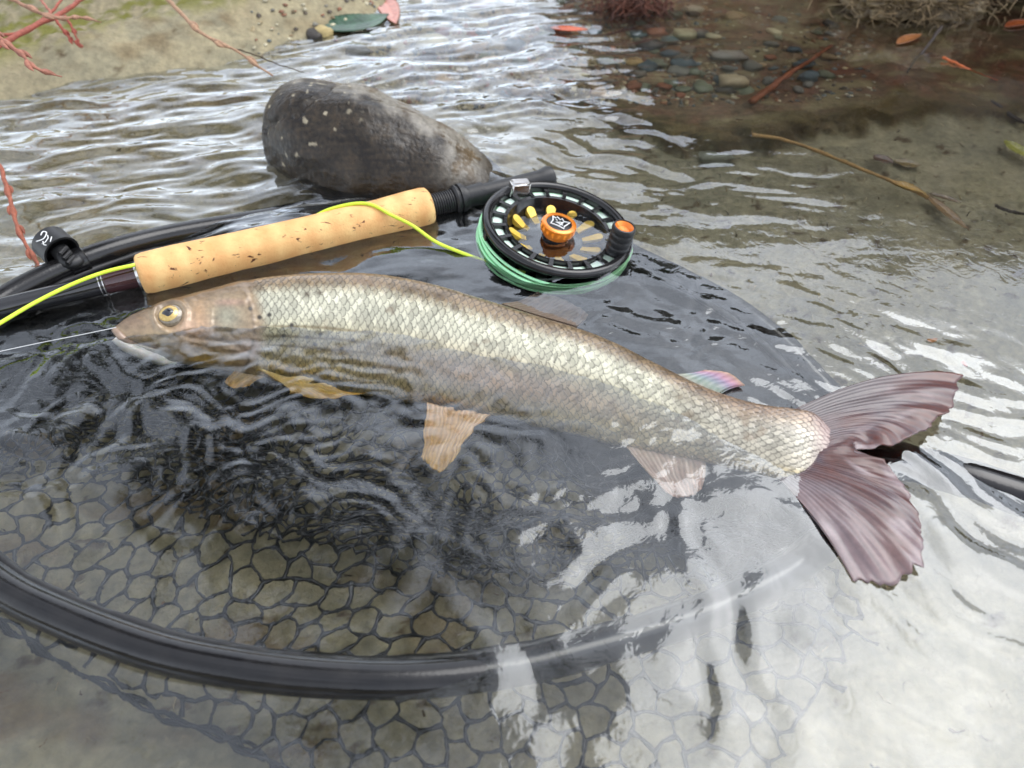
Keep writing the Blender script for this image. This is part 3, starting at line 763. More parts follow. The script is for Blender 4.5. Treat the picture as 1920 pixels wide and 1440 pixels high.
def jaw():
    m = MB()
    path = spline(PP([(216, 634, -.0025), (236, 648, -.006), (262, 660, -.010), (300, 672, -.016), (334, 681, -.021)]), 40)
    rr = 0.0022 + 0.0014 * np.sin(np.linspace(0.25, math.pi, 40)) 
    m.tube(path, rr, 14)
    m.build('lower_jaw', mat('jaw_skin', srgb(206, 202, 196), srgb(232, 230, 226), scale=260, rough=0.3, coat=0.4, sss=0.2), fish)
    m = MB()
    path = spline(PP([(214, 618, .0012), (224, 628, .0), (240, 640, -.004), (262, 648, -.008)]), 24)
    m.tube(path, 0.0014 + 0.0007 * np.sin(np.linspace(0.2, math.pi, 24)), 10)
    m.build('upper_lip', mat('lip_skin', srgb(128, 106, 88), srgb(160, 136, 116), scale=260, rough=0.3, coat=0.4), fish)
jaw()

# ================================================================== LANDING NET
net = empty('landing_net')
tag(net, 'black landing net with glossy hoop and wide knotless mesh lying under the fish', 'net')
HOOP = [(-215, 860, .004), (-110, 1000, .004), (0, 1098, .003), (130, 1163, .003), (300, 1224, .002), (460, 1256, .001), (610, 1272, -.0005), (760, 1275, -.003), (900, 1262, -.006),
        (1050, 1233, -.009), (1200, 1192, -.012), (1350, 1138, -.016), (1480, 1072, -.019), (1590, 985, -.021), (1655, 905, -.022), (1668, 850, -.022), (1620, 795, -.021),
        (1545, 725, -.018), (1475, 650, -.016), (1385, 578, -.015), (1270, 515, -.016), (1130, 450, -.020), (980, 398, -.020), (840, 372, -.018), (700, 376, -.015), (570, 388, -.011),
        (440, 414, -.006), (310, 445, .000), (200, 474, .005), (95, 516, .006), (0, 568, .005), (-110, 650, .004), (-205, 750, .004)]
hoop_c = spline(PP(HOOP), 420, closed=True)
m = MB(); pth = np.vstack([hoop_c, hoop_c[:1]])
m.tube(pth, 0.0070, 24, cap=False); m.build('hoop', M['black'], net)
cen = hoop_c.mean(0)
inner = hoop_c + (cen - hoop_c) / np.linalg.norm(cen - hoop_c, axis=1)[:, None] * 0.0082 + np.array([0, 0, -0.0022])
k_ = np.arange(len(inner)); inner[:, 2] += 0.0012 * np.sin(k_ * 0.9) * gnoise(k_ * 0.15, k_ * 0.0, 5); 
m = MB(); m.tube(np.vstack([inner, inner[:1]]), 0.0020 + 0.0003 * np.sin(np.append(k_, 0) * 0.5), 10, cap=False); m.build('rim_sleeve', M['matt_black'], net)
m = MB(); hp = spline(PP([(1600, 850, -.024), (1720, 872, -.0165), (1800, 892, -.0105), (1900, 925, -.0090), (2080, 985, -.007), (2250, 1040, -.006)]), 40)
m.tube(hp, np.interp(np.linspace(0, 1, 40), [0, .3, 1], [0.010, 0.0105, 0.0115]), 16); m.build('handle', M['black'], net)

def inside(poly, x, y):
    x = np.asarray(x); y = np.asarray(y); r = np.zeros(x.shape, bool); n = len(poly)
    for i in range(n):
        x0, y0 = poly[i][0], poly[i][1]; x1, y1 = poly[(i + 1) % n][0], poly[(i + 1) % n][1]
        c = ((y0 > y) != (y1 > y)) & (x < (x1 - x0) * (y - y0) / (y1 - y0 + 1e-12) + x0)
        r ^= c
    return r
def net_layer(name, poly_px, zpoly, cell, seed, warp, zf, rad=0.0005, jitter=0.16, rot=0.2, squash=1.0):
    poly = [(p.x, p.y) for p in (P(a, b, zpoly) for a, b in poly_px)]
    xs = [p[0] for p in poly]; ys = [p[1] for p in poly]
    x0, x1, y0, y1 = min(xs) - .02, max(xs) + .02, min(ys) - .02, max(ys) + .02
    s = cell / math.sqrt(3)
    nodes = {}; edges = []
    cx, cy = (x0 + x1) / 2, (y0 + y1) / 2
    ext = max(x1 - x0, y1 - y0) * 0.9 / min(1, squash)
    ni = int(ext / (1.5 * s)) + 2; nj = int(ext / cell) + 2
    pts = []; idx = {}
    for i in range(-ni, ni + 1):
        for j in range(-nj, nj + 1):
            gx = i * 1.5 * s; gy = (j + (0.5 if i % 2 else 0)) * cell
            for q, (ox, oy) in enumerate(((-s, 0.0), (-s / 2, cell / 2))):
                idx[(i, j, q)] = len(pts); pts.append((gx + ox, gy + oy))
    pts = np.array(pts)
    for (i, j, q), a in idx.items():
        if q == 0:
            nb = [(i, j, 1), (i, j - 1, 1)]
            e = i - 1
            nb.append((e, j if i % 2 else j - 1, 1) if False else None)
            for b in nb:
                if b and b in idx: edges.append((a, idx[b]))
        else:
            pass
    # third bond of the honeycomb: nearest unmatched neighbour, found by position
    key = {(round(x / s * 2), round(y / cell * 2)): k for k, (x, y) in enumerate(pts)}
    edges = []
    for k, (x, y) in enumerate(pts):
        for (ox, oy) in ((s, 0), (s / 2, cell / 2), (s / 2, -cell / 2), (-s, 0), (-s / 2, cell / 2), (-s / 2, -cell / 2)):
            t = key.get((round((x + ox) / s * 2), round((y + oy) / cell * 2)))
            if t is not None and t > k: edges.append((k, t))
    E = np.array(sorted(set(edges)))
    ca, sa = math.cos(rot), math.sin(rot)
    def place(p):
        x = p[:, 0] * ca - p[:, 1] * sa; y = (p[:, 0] * sa + p[:, 1] * ca) * squash
        x = x + cx; y = y + cy
        wx_, wy_ = warp(x, y)
        return x + wx_, y + wy_
    jit = (np.stack([_hash(np.arange(len(pts)), np.zeros(len(pts)), seed), _hash(np.arange(len(pts)), np.ones(len(pts)), seed)], 1) - 0.5) * 2 * jitter * cell
    N0 = pts + jit
    mid = (N0[E[:, 0]] + N0[E[:, 1]]) / 2
    dv = N0[E[:, 1]] - N0[E[:, 0]]
    bow = (_hash(E[:, 0], E[:, 1], seed + 1) - 0.5) * 0.35
    mid = mid + np.stack([-dv[:, 1], dv[:, 0]], 1) * bow[:, None]
    ends = []
    for arr in (N0[E[:, 0]], mid, N0[E[:, 1]]):
        x, y = place(arr); ends.append((x, y))
    keep = inside(poly, *ends[0]) & inside(poly, *ends[2])
    P3 = [np.stack([x, y, zf(x, y)], 1)[keep] for x, y in ends]
    n = len(P3[0])
    V = np.zeros((n, 3, 4, 3)); 
    T = P3[2] - P3[0]; T /= np.linalg.norm(T, axis=1)[:, None] + 1e-9
    A = np.cross(T, [0, 0, 1.0]); A /= np.linalg.norm(A, axis=1)[:, None] + 1e-9; B = np.cross(A, T)
    rv = rad * (0.75 + 0.5 * _hash(E[keep, 0], E[keep, 1], seed + 2))
    for k in range(3):
        r_ = rv * (1.55 if k != 1 else 0.85)
        for q in range(4):
            th = math.pi / 4 + q * math.pi / 2
            V[:, k, q] = P3[k] + (A * math.cos(th) + B * math.sin(th)) * r_[:, None] - (T * (r_[:, None] * 0.3) if k == 0 else -T * (r_[:, None] * 0.3) if k == 2 else 0)
    base = (np.arange(n) * 12)[:, None]
    F = []
    for k in range(2):
        for q in range(4):
            q2 = (q + 1) % 4
            F.append(base + np.array([[k * 4 + q, k * 4 + q2, (k + 1) * 4 + q2, (k + 1) * 4 + q]]))
    me = fast_mesh(name, V.reshape(-1, 3), np.vstack(F))
    return obj(name, me, M['strand'], net)
def hoop_z(x, y):  # depth of the bag: shallow at the hoop, deep inside
    d = np.min(np.stack([(x - hx) ** 2 + (y - hy) ** 2 for hx, hy in hoop_c[::6, :2]]), 0) ** 0.5
    return d
# wide clear mesh spread on the bed, inside and outside the lower hoop
def z_low(x, y):
    return np.maximum(-0.044 + 0.005 * gnoise(x * 14, y * 14, 201) + 0.002 * gnoise(x * 50, y * 50, 203), bed_height(x, y) + 0.002)
net_layer('bag_mesh', [(-330, 780), (60, 640), (300, 700), (900, 800), (1250, 880), (1480, 960), (1600, 1090), (1660, 1210), (1560, 1330), (1470, 1500), (1330, 1640), (700, 1640), (560, 1470), (420, 1385), (260, 1322), (100, 1235), (0, 1165), (-330, 1060)], -0.045,
          0.0124, 31, lambda x, y: (0.006 * gnoise(x * 12, y * 12, 211) + 0.0025 * gnoise(x * 40, y * 40, 212), 0.006 * gnoise(x * 12, y * 12, 213) + 0.0025 * gnoise(x * 40, y * 40, 214)), z_low, rad=0.00082, rot=0.35)
# gathered folds of the bag below the fish
net_layer('bag_mesh', [(-330, 600), (60, 600), (220, 640), (420, 690), (700, 740), (900, 780), (1150, 850), (1420, 930), (1560, 1000), (1500, 1060), (1250, 1110), (1050, 1105), (800, 1085), (560, 1035), (330, 970), (200, 900), (0, 880), (-330, 900)], -0.038,
          0.0082, 37, lambda x, y: (0.010 * gnoise(x * 16, y * 22, 221), 0.016 * gnoise(x * 9, y * 26, 223) + 0.005 * gnoise(x * 40, y * 60, 224)), lambda x, y: -0.036 + 0.005 * gnoise(x * 22, y * 30, 225), rad=0.00066, rot=-0.15, squash=0.75)
net_layer('bag_mesh', [(-330, 560), (0, 600), (200, 590), (330, 700), (600, 880), (900, 930), (1150, 990), (1250, 1050), (1050, 1085), (800, 1060), (520, 1000), (300, 930), (180, 860), (0, 830), (-330, 860)], -0.030,
          0.0076, 41, lambda x, y: (0.012 * gnoise(x * 14, y * 30, 231), 0.020 * gnoise(x * 8, y * 30, 233) + 0.006 * gnoise(x * 36, y * 70, 234)), lambda x, y: -0.029 + 0.005 * gnoise(x * 26, y * 34, 235), rad=0.00062, rot=0.5, squash=0.6)
# gathered outer edge of the bag on the bed
for pts_ in ([(-330, 1010), (-120, 1100), (0, 1163), (100, 1233), (260, 1320), (420, 1383), (560, 1466), (720, 1630)],):
    m = MB(); base_ = spline(PP(pts_, -0.046), 160); kk_ = np.arange(160)
    for q_ in range(4):
        off_ = np.stack([gnoise(kk_ * .11, kk_ * 0. + q_, 601), gnoise(kk_ * .11, kk_ * 0. + q_ + 10, 603), 0.4 * gnoise(kk_ * .11, kk_ * 0. + q_ + 20, 605)], 1) * 0.0035
        b_ = base_ + off_; b_[:, 2] = np.maximum(b_[:, 2], bed_height(b_[:, 0], b_[:, 1]) + 0.001)
        m.tube(b_, 0.0007 + 0.0003 * np.abs(gnoise(kk_ * .3, kk_ * 0. + q_, 607)), 6)
    m.build('bag_edge', M['strand'], net)
# black cloth wall of the bag between the far side of the hoop and the fish
def cloth():
    top = spline(PP([(1665, 862, -.024), (1620, 800, -.023), (1545, 728, -.020), (1475, 652, -.018), (1385, 580, -.017), (1270, 517, -.018), (1130, 452, -.022), (980, 400, -.022), (840, 376, -.021), (700, 380, -.018), (570, 392, -.014), (440, 418, -.009), (310, 449, -.003), (200, 478, .003), (95, 520, .003), (0, 572, .002), (-120, 660, .001), (-215, 800, .0)]), 240)
    bot = spline(PP([(1500, 1085, -.046), (1400, 1085, -.050), (1290, 1050, -.051), (1180, 990, -.051), (1080, 890, -.052), (980, 810, -.053), (880, 760, -.053), (780, 730, -.053), (680, 710, -.053), (560, 690, -.053), (440, 680, -.053), (340, 680, -.053), (240, 690, -.053), (150, 730, -.052), (60, 780, -.050), (-40, 820, -.050), (-120, 860, -.048), (-200, 860, -.03)]), 240)
    s = np.linspace(0, 1, 90)[None, :, None]
    G = top[:, None] * (1 - s) + bot[:, None] * s
    sv = s[..., 0]
    G[..., 2] = top[:, None, 2] * (1 - sv ** 0.55) + bot[:, None, 2] * sv ** 0.55
    nz = fbm(G[..., 0] * 22, G[..., 1] * 34, 241, 4)
    G[..., 2] += 0.0055 * nz * np.sin(np.pi * sv) - 0.001 * sv
    G[..., 2] = np.maximum(G[..., 2], bed_height(G[..., 0], G[..., 1]) + 0.0015)
    obj('bag_cloth', fast_mesh('bag_cloth', G.reshape(-1, 3), grid_quads(240, 90)), M['cloth'], net)
cloth()

# ================================================================== FLY ROD
rod = empty('fly_rod')
tag(rod, 'fly rod with pale cork grip and black blank lying across the net', 'fishing rod')
RA, RB = P(-160, 616, .008), P(1034, 333, .003)
RAX = (RB - RA).normalized()
def rod_at(px):                         # station along the rod nearest the given column
    best = min(range(0, 2001), key=lambda k: abs(proj_x(RA + (RB - RA) * (k / 2000)) - px))
    return (RB - RA).length * best / 2000
def proj_x(p):
    d = p - Vector((0, 0, CAM_H)); fz = d.y * CP - d.z * SP
    return 960 + FPX * d.x / fz
s_c0, s_c1 = rod_at(262), rod_at(806)
def turned(name, prof, material, sides=40, sharp=35):
    m = MB(); m.lathe([(r_, h_) for h_, r_ in prof], RA, RAX, sides, ref=(0, 0, 1)); 
    return m.build(name, material, rod, sharp=sharp)
s_w0, s_w1 = rod_at(196), rod_at(258)
turned('blank', [(0, 0.0001), (0, .0054), (s_w0, .0056), (s_w0 + .001, .0001)], M['rod'])
turned('thread_wrap', [(s_w0, .0052), (s_w0 + .0008, .0059), (s_w1, .0063), (s_c0 + .001, .0063), (s_c0 + .001, .001)], M['maroon'])
for px in (187, 194):
    s0 = rod_at(px); turned('trim_ring', [(s0, .0054), (s0 + .0001, .0061), (s0 + .0006, .0061), (s0 + .0007, .0054)], M['metal'])
turned('winding_check', [(s_c0 - .0016, .006), (s_c0 - .0015, .0072), (s_c0 - .0002, .0080), (s_c0 + .0008, .0078)], M['metal'])
cl = s_c1 - s_c0
turned('cork_grip', [(s_c0, .0070), (s_c0 + .0002, .0098), (s_c0 + .0012, .0110), (s_c0 + .004, .0116), (s_c0 + .02, .0119), (s_c0 + cl * .3, .0112), (s_c0 + cl * .55, .0108), (s_c0 + cl * .8, .0111), (s_c0 + cl * .92, .0121), (s_c1 - .004, .0122), (s_c1 - .0014, .0117), (s_c1, .0100), (s_c1, .0070)], M['cork'], 64, 60)
s_t0, s_t1 = s_c1, rod_at(850)
th_prof = [(s_t0 - .001, .0068)]
k = s_t0
while k < s_t1:
    th_prof += [(k, .0066), (k + .0004, .0073), (k + .0009, .0073), (k + .0013, .0066)]; k += .0015
turned('thread', th_prof + [(s_t1 + .001, .004)], M['matt_black'])
kn = [(s_t1, .004)]
for (h_, r_) in [(0, .0082), (.0012, .0094), (.0022, .0094), (.0026, .0084), (.0034, .0084), (.0038, .0098), (.0060, .0098), (.0064, .0084), (.0074, .0084), (.009, .0078), (.0092, .004)]:
    kn.append((s_t1 + h_, r_))
turned('lock_nut', kn, M['matt_black'])
s_h = s_t1 + .009
turned('reel_seat', [(s_h, .0005), (s_h, .0070), (s_h + .011, .0074), (s_h + .0112, .0062), (s_h + .030, .0062), ((RB - RA).length - .008, .0066), ((RB - RA).length - .003, .0080), ((RB - RA).length, .0074), ((RB - RA).length + .0015, .0045), ((RB - RA).length + .0018, .0002)], M['matt_black'])

# ================================================================== FLY REEL
reel = empty('fly_reel')
tag(reel, 'round black fly reel with orange hub cap and green backing, half under water', 'fishing reel')
RC = P(1046, 428, .0050)
RN = Vector((0.175, -0.02, 0.98)).normalized()
RX = (Vector((1, 0, 0)) - RN * RN.x).normalized(); RY = RN.cross(RX)
RR = 0.0455
def rp(r_, ang, h_=0.0): return RC + RX * (r_ * math.cos(ang)) + RY * (r_ * math.sin(ang)) + RN * h_
def rl(name, prof, material, parent=reel, sides=96, closed=False, a0=0.0, a1=2 * math.pi, sharp=40):
    m = MB(); m.lathe(prof, RC, RN, sides, ref=RX, closed=closed, a0=a0, a1=a1)
    return m.build(name, material, parent, sharp=sharp)
def ring_prof(r0, r1, h0, h1): return [(r0, h0), (r1, h0), (r1, h1), (r0, h1)]
th_ = [k * 2 * math.pi / 14 for k in range(14)]
rl('rim', [(RR - .0030 + .0030 * math.cos(t), .0008 + .0026 * math.sin(t)) for t in th_], M['black'], closed=True)
spool = rl('spool', [(RR - .0045, -.0004), (RR - .0045, .0012), (RR - .0060, .0014), (RR - .0062, -.0020)], M['black'])
rl('inner_ring', [(RR - .0132, -.0024), (RR - .0128, .0004), (RR - .0150, .0002), (RR - .0160, -.0030), (RR - .0200, -.0120), (.0120, -.0150), (.0085, -.0150), (.0085, -.0040)], M['black'], spool)
NS = 20
for k in range(NS):           # the spokes of the slotted flange
    a = (k + 0.5) * 2 * math.pi / NS
    rl('spoke', ring_prof(RR - .0140, RR - .0052, -.0026, .0008), M['black'], spool, 4, True, a - 0.036, a + 0.036)
rl('backing_line', [(RR - .0134, -.0046), (RR - .0124, -.0022), (RR - .0098, -.0016), (RR - .0070, -.0018), (RR - .0058, -.0046)], M['mint_pale'], spool)
# wound line seen under the rim from the side: many turns
m = MB()
for k in range(9):
    h_ = -.0062 - k * .0013; r_ = RR - .0004 + .0010 * math.sin(k * 1.7)
    pts = [rp(r_ + .0004 * math.sin(3 * t + k), t, h_ + .0006 * math.sin(2 * t + k * 2)) for t in np.linspace(0, 2 * math.pi, 120)]
    m.tube(np.array([tuple(q) for q in pts]), .00085, 7, cap=False)
m.build('wound_line', M['mint'], spool)
rl('frame_back', [(RR - .001, -.0185), (RR, -.0190), (RR, -.0215), (RR - .002, -.0225), (.001, -.0225)], M['black'])
for a in (0.3, 1.9, 3.4, 5.2):
    rl('frame_post', ring_prof(RR - .0024, RR - .0002, -.019, .0004), M['black'], reel, 5, True, a, a + 0.10)
for k in range(12):           # gold cut-outs in the dish
    a = (k + 0.15) * 2 * math.pi / 12
    m = MB()
    V = []; F = []
    d_r = Vector(rp(1, a) - RC).normalized(); d_t = RN.cross(d_r)
    base = rp(RR - .0185, a, -.0070); slope = (rp(.0150, a, -.0132) - rp(RR - .0185, a, -.0070))
    nrm = slope.cross(d_t).normalized(); nrm = nrm if nrm.dot(RN) > 0 else -nrm
    n_ = 14; w_ = .0029
    for i in range(n_ + 1):
        ph = math.pi * i / n_
        V.append(base - slope.normalized() * (w_ * math.sin(ph)) + d_t * (w_ * math.cos(ph)) + nrm * .0022)
    V.append(base + slope * 0.75 - d_t * w_ * 0.62 + nrm * .0016); V.append(base + slope * 0.75 + d_t * w_ * 0.62 + nrm * .0016)
    top = len(V); V2 = [v - nrm * .003 for v in V]
    F = [tuple(range(top)), tuple(range(2 * top - 1, top - 1, -1))] + [(i, (i + 1) % top, top + (i + 1) % top, top + i) for i in range(top)]
    m.add(V + V2, F); m.build('gold_slot', M['gold'], spool, smooth=False)
cap = rl('hub_cap', [(.0078, -.0150), (.0084, -.0020), (.0104, -.0010), (.0108, .0018), (.0104, .0036), (.0096, .0042), (.0078, .0042), (.0076, .0037)], M['orange'])
rl('cap_disc', [(.0080, .0036), (.0072, .0038), (.0003, .0040)], M['black'], cap)
def logo():   # white outlined crown-like emblem with a figure inside
    m = MB()
    a0 = R(-28)
    def lp(x, y): return RC + (RX * (x * math.cos(a0) - y * math.sin(a0)) + RY * (x * math.sin(a0) + y * math.cos(a0))) * .00112 + RN * .00425
    out = [(-5.2, 2.6), (-3.0, 2.0), (-3.1, 3.6), (-0.6, 2.3), (-0.2, 4.0), (1.6, 2.2), (4.6, 3.4), (3.6, -1.6), (4.4, -3.6), (0.4, -3.2), (-3.4, -3.8), (-3.6, -0.4), (-5.2, 2.6)]
    m.tube(np.array([tuple(lp(*q)) for q in spline(np.array([(x, y, 0) for x, y in out]), 3 * len(out))[:, :2]]) if False else np.array([tuple(lp(*q)) for q in out]), .00042, 6)
    for st in ([(1.8, 1.2), (-1.6, -1.0), (2.6, -1.2)], [(1.6, 1.4), (1.2, -2.4)], [(-2.6, 1.2), (-1.6, 0.6)]):
        m.tube(np.array([tuple(lp(*q)) for q in st]), .00036, 6)
    m.build('emblem', M['white'], cap)
logo()
kc = R(-22); kn_c = rp(RR - .0085, kc, 0)
def kl(name, prof, material, parent):
    m = MB(); m.lathe(prof, kn_c, RN, 32, ref=RX); return m.build(name, material, parent, sharp=40)
kp = [(.0002, -.003), (.0068, -.003)]
for k in range(4):
    kp += [(.0068, .0005 + k * .0042), (.0064, .0010 + k * .0042), (.0064, .0018 + k * .0042), (.0069, .0023 + k * .0042), (.0069, .0040 + k * .0042)]
kp += [(.0064, .0178), (.0056, .0180), (.0054, .0172)]
knob = kl('crank_knob', kp, M['matt_black'], reel)
kl('knob_cap', [(.0056, .0176), (.0050, .0170), (.0035, .0150), (.0002, .0146)], M['orange'], knob)
def counterweight():
    a = R(128); o = rp(RR - .0070, a, .0035); e1 = (RX * math.cos(R(20)) + RY * math.sin(R(20))); e2 = RN.cross(e1)
    import bmesh
    bm = bmesh.new(); bmesh.ops.create_cube(bm, size=1)
    bmesh.ops.scale(bm, vec=(.0125, .0070, .0105), verts=bm.verts)
    bmesh.ops.bevel(bm, geom=bm.edges[:], offset=.0012, segments=3, affect='EDGES')
    mt = Matrix(((e1.x, e2.x, RN.x, o.x), (e1.y, e2.y, RN.y, o.y), (e1.z, e2.z, RN.z, o.z), (0, 0, 0, 1)))
    bmesh.ops.transform(bm, matrix=mt, verts=bm.verts)
    me = bpy.data.meshes.new('counterweight'); bm.to_mesh(me); bm.free()
    for p_ in me.polygons: p_.use_smooth = True
    sharp_edges(me, 50)
    obj('counterweight', me, M['metal'], reel)
counterweight()
m = MB()
ft = spline(np.array([tuple(rp(RR - .004, R(118), -.010)), tuple(P(985, 358, -.006)), tuple(P(978, 348, .000))]), 12)
m.tube(ft, [.004] * 12, 12); m.build('reel_foot', M['matt_black'], reel)

# ================================================================== FLY LINE, LEADER
m = MB()
def over_rod(px, ang, extra=.0009, rad=.0119):
    s = rod_at(px); c = RA + RAX * s
    up = Vector((0, 0, 1)); up = (up - RAX * up.dot(RAX)).normalized(); sd = RAX.cross(up)
    return tuple(c + (up * math.sin(ang) - sd * math.cos(ang)) * (rad + extra))
FAR = 1
def rodpt(px, deg, rad): return over_rod(px, R(deg), .0009, rad)
line_pts = [tuple(P(-90, 662, .012)), tuple(P(0, 606, .014)), tuple(P(70, 565, .015)), tuple(P(140, 531, .016)), tuple(P(200, 509, .016)), tuple(P(256, 496, .015)),
            tuple(P(300, 486, .010))]
# along the far side of the cork, then over its top
tmp = rodpt(450, 180, .0116)
farsign = 180 if Vector(tmp).y > (RA + RAX * rod_at(450)).y else 0
line_pts += [rodpt(330, farsign, .0119), rodpt(450, farsign, .0114), rodpt(560, farsign, .0112), rodpt(630, farsign + (-40 if farsign else 40), .0112), rodpt(690, 90, .0113)]
line_pts += [tuple(P(735, 404, .0125)), tuple(P(775, 424, .009)), tuple(P(820, 455, .004)), tuple(P(885, 481, -.0005)), tuple(P(930, 495, -.006)), tuple(P(985, 510, -.009))]
m.tube(spline(np.array(line_pts), 200), .00105, 10)
tag(m.build('fly_line', M['line']), 'yellow green fly line draped over the cork grip', 'line')
m = MB(); m.tube(spline(np.array([tuple(P(-60, 672, .004)), tuple(P(60, 646, .0035)), tuple(P(150, 628, .003)), tuple(P(218, 614, .0025))]), 40), .00022, 6)
tag(m.build('leader', M['hair']), 'thin clear leader line stretched from the snout of the fish', 'line')

# ================================================================== CLIP ON THE HOOP
clip = empty('net_clip')
tag(clip, 'black round plastic clip with white squiggle logo standing on the hoop', 'clip')
def make_clip():
    o = P(128, 482, .008); c = P(96, 462, .016)
    ax = Vector((-0.74, 0.60, 0.16)).normalized()
    c = P(104, 463, .0155)
    rr = .0098; h = .0064
    prof = [(.0001, h), (rr - .001, h), (rr, h - .001), (rr, -h), (rr - .0012, -h), (rr - .0014, h - .004), (.0001, h - .004)]
    m = MB(); m.lathe(prof, c, ax, 48, ref=(0, 0, 1)); cup = m.build('cup', M['matt_black'], clip, sharp=40)
    # bracket in the cup mouth and stem to the hoop
    m = MB(); p1 = c - ax * (h * 0.4); p2 = c - ax * (h + .006) + Vector((0, 0, -.003)); p3 = P(150, 486, .010)
    m.tube(spline(np.array([tuple(p1), tuple(p2), tuple(p3)]), 14), np.linspace(.0050, .0042, 14), 14, flat=0.8); m.build('stem', M['matt_black'], clip)
    m = MB(); q = c - ax * (h + .0035) + Vector((0, 0, .0035))
    for k in range(3):
        e = q - ax * (.0022 * k) + Vector((0, 0, -.0018 * k))
        m.tube(np.array([tuple(e + Vector((-.0006, -.0032, 0))), tuple(e + Vector((.0006, .0032, 0)))]), .0013, 8)
    m.build('catch', M['matt_black'], clip, sharp=40)
    m = MB(); s0 = P(150, 486, .0075)
    m.lathe([(.0078, -.005), (.0084, -.0045), (.0084, .0045), (.0078, .005)], P(146, 494, .006), (P(200, 474, .006) - P(95, 516, .006)), 32)
    m.build('collar', M['black'], clip, sharp=40)
    # squiggle on the wall of the cup
    m = MB(); up = Vector((0, 0, 1)); up = (up - ax * up.dot(ax)).normalized(); sd = ax.cross(up)
    if sd.y > 0: sd = -sd        # towards the camera
    def wall(a, t): 
        an = R(a - 12); t = t - .0012; return tuple(c + (up * math.cos(an) + sd * math.sin(an)) * (rr + .0001) + ax * t)
    sq = [(34, .0035), (22, .0046), (16, .0030), (24, .0012), (36, .0004), (48, .0016), (58, .0034)]
    m.tube(np.array([wall(a, t) for a, t in spline(np.array([(a, t, 0) for a, t in sq]) * np.array([1, 8000, 1]), 30)[:, :2] * np.array([1, 1 / 8000])]), .00034, 6)
    for st in ([(20, .0005), (26, -.0014), (40, -.0022), (52, -.0010)], [(16, -.0020), (24, -.0034), (30, -.0044)], [(44, -.0004), (50, -.0026), (46, -.0040)]):
        m.tube(np.array([wall(a, t) for a, t in st]), .00030, 6)
    m.build('squiggle', M['white'], cup)
make_clip()

# ================================================================== STONES
def pebble_mesh(seed, n=10):
    nu, nv = 11, 14
    th = np.linspace(0, np.pi, nu)[:, None]; ph = np.linspace(0, 2 * np.pi, nv, endpoint=False)[None, :]
    x = np.sin(th) * np.cos(ph); y = np.sin(th) * np.sin(ph); z = np.cos(th) * np.ones_like(ph)
    d = 1 + 0.22 * fbm(x * 1.1 + seed * 3.1, y * 1.1 + z * 1.3, 400 + seed, 3)
    e = 0.8
    f_ = lambda q: np.sign(q) * np.abs(q) ** e
    return np.stack([f_(x) * d, f_(y) * d, f_(z) * d], -1).reshape(-1, 3), grid_quads(nu, nv, True)
PEB = [pebble_mesh(s) for s in range(9)]
PCOL = {'grey': (112, 110, 100), 'blue grey': (84, 100, 106), 'cream': (214, 202, 162), 'tan': (168, 140, 98), 'rust': (146, 88, 58), 'dark': (58, 52, 46), 'green grey': (112, 118, 94)}
peb_mats = {}
def pebble(x, y, sx, sy, sz, rot, colour, sink=0.25, label=None, group=None, seed=None, z=None, tilt=0.0):
    s = seed if seed is not None else random.randrange(9)
    V, Q = PEB[s]
    c = np.array(srgb(*PCOL[colour]) if isinstance(colour, str) else srgb(*colour)) * random.uniform(0.85, 1.15)
    key = ('pebble', s, colour if isinstance(colour, str) else tuple(colour))
    if key not in peb_mats:
        me = fast_mesh('pebble', V, Q, col=np.clip(np.tile(c, (len(V), 1)) * (1 + 0.15 * gnoise(V[:, 0] * 4, V[:, 1] * 4 + V[:, 2] * 3, s))[:, None], 0.004, 0.85)); me.materials.append(M['stone']); peb_mats[key] = me
    o = bpy.data.objects.new('pebble', peb_mats[key]); COL.objects.link(o)
    zz = float(bed_height(np.array([x]), np.array([y]))[0]) if z is None else z
    o.location = (x, y, zz + sz * (1 - 2 * sink)); o.scale = (sx, sy, sz); o.rotation_euler = (tilt, tilt * 0.5, rot)
    tag(o, label, 'pebble', group)
    return o
def peb_px(px, py, w_px, colour, label, asp=0.75, flat=0.6, rot=0.0, seed=None, sink=0.25, z=-0.012):
    """a stone seen w_px wide at that place"""
    zz = z
    for _ in range(3):
        p = P(px, py, min(zz, 0) if zz < 0 else zz); zz = float(bed_height(np.array([p.x]), np.array([p.y]))[0])
    dist = math.sqrt(p.x ** 2 + p.y ** 2 + (CAM_H - zz) ** 2) * 0.93
    s = w_px / FPX * dist / 2
    return pebble(p.x, p.y, s, s * asp, s * flat, rot, colour, sink, label, None, seed)
peb_px(810, 84, 62, (222, 212, 170), 'pale cream oval pebble lying alone at the edge of the riffle', rot=0.3, seed=1, sink=0.1)
peb_px(607, 68, 36, (200, 178, 120), 'yellowish pebble beside the tip of the dark green leaf', seed=2, sink=0.1)
peb_px(338, 48, 28, (206, 186, 130), 'small yellowish pebble on the mossy mud behind the long red twig', seed=3, flat=0.7, sink=0.2)
peb_px(1018, 14, 60, (176, 172, 156), 'large light grey pebble at the back of the gravel', seed=4, rot=0.2, sink=0.15)
peb_px(778, 8, 48, (150, 146, 132), 'round grey pebble behind the pink leaf', seed=5, sink=0.15)
peb_px(1283, 68, 42, (214, 206, 164), 'chunky cream pebble beside blue grey stones on the brown shelf', seed=6, asp=0.9, flat=0.8, sink=0.1)
peb_px(1232, 62, 40, (172, 110, 78), 'terracotta coloured pebble next to the chunky cream pebble', seed=7, sink=0.15)
peb_px(1218, 86, 52, (66, 62, 62), 'dark slate pebble in front of the terracotta pebble', seed=8, sink=0.2, flat=0.5)
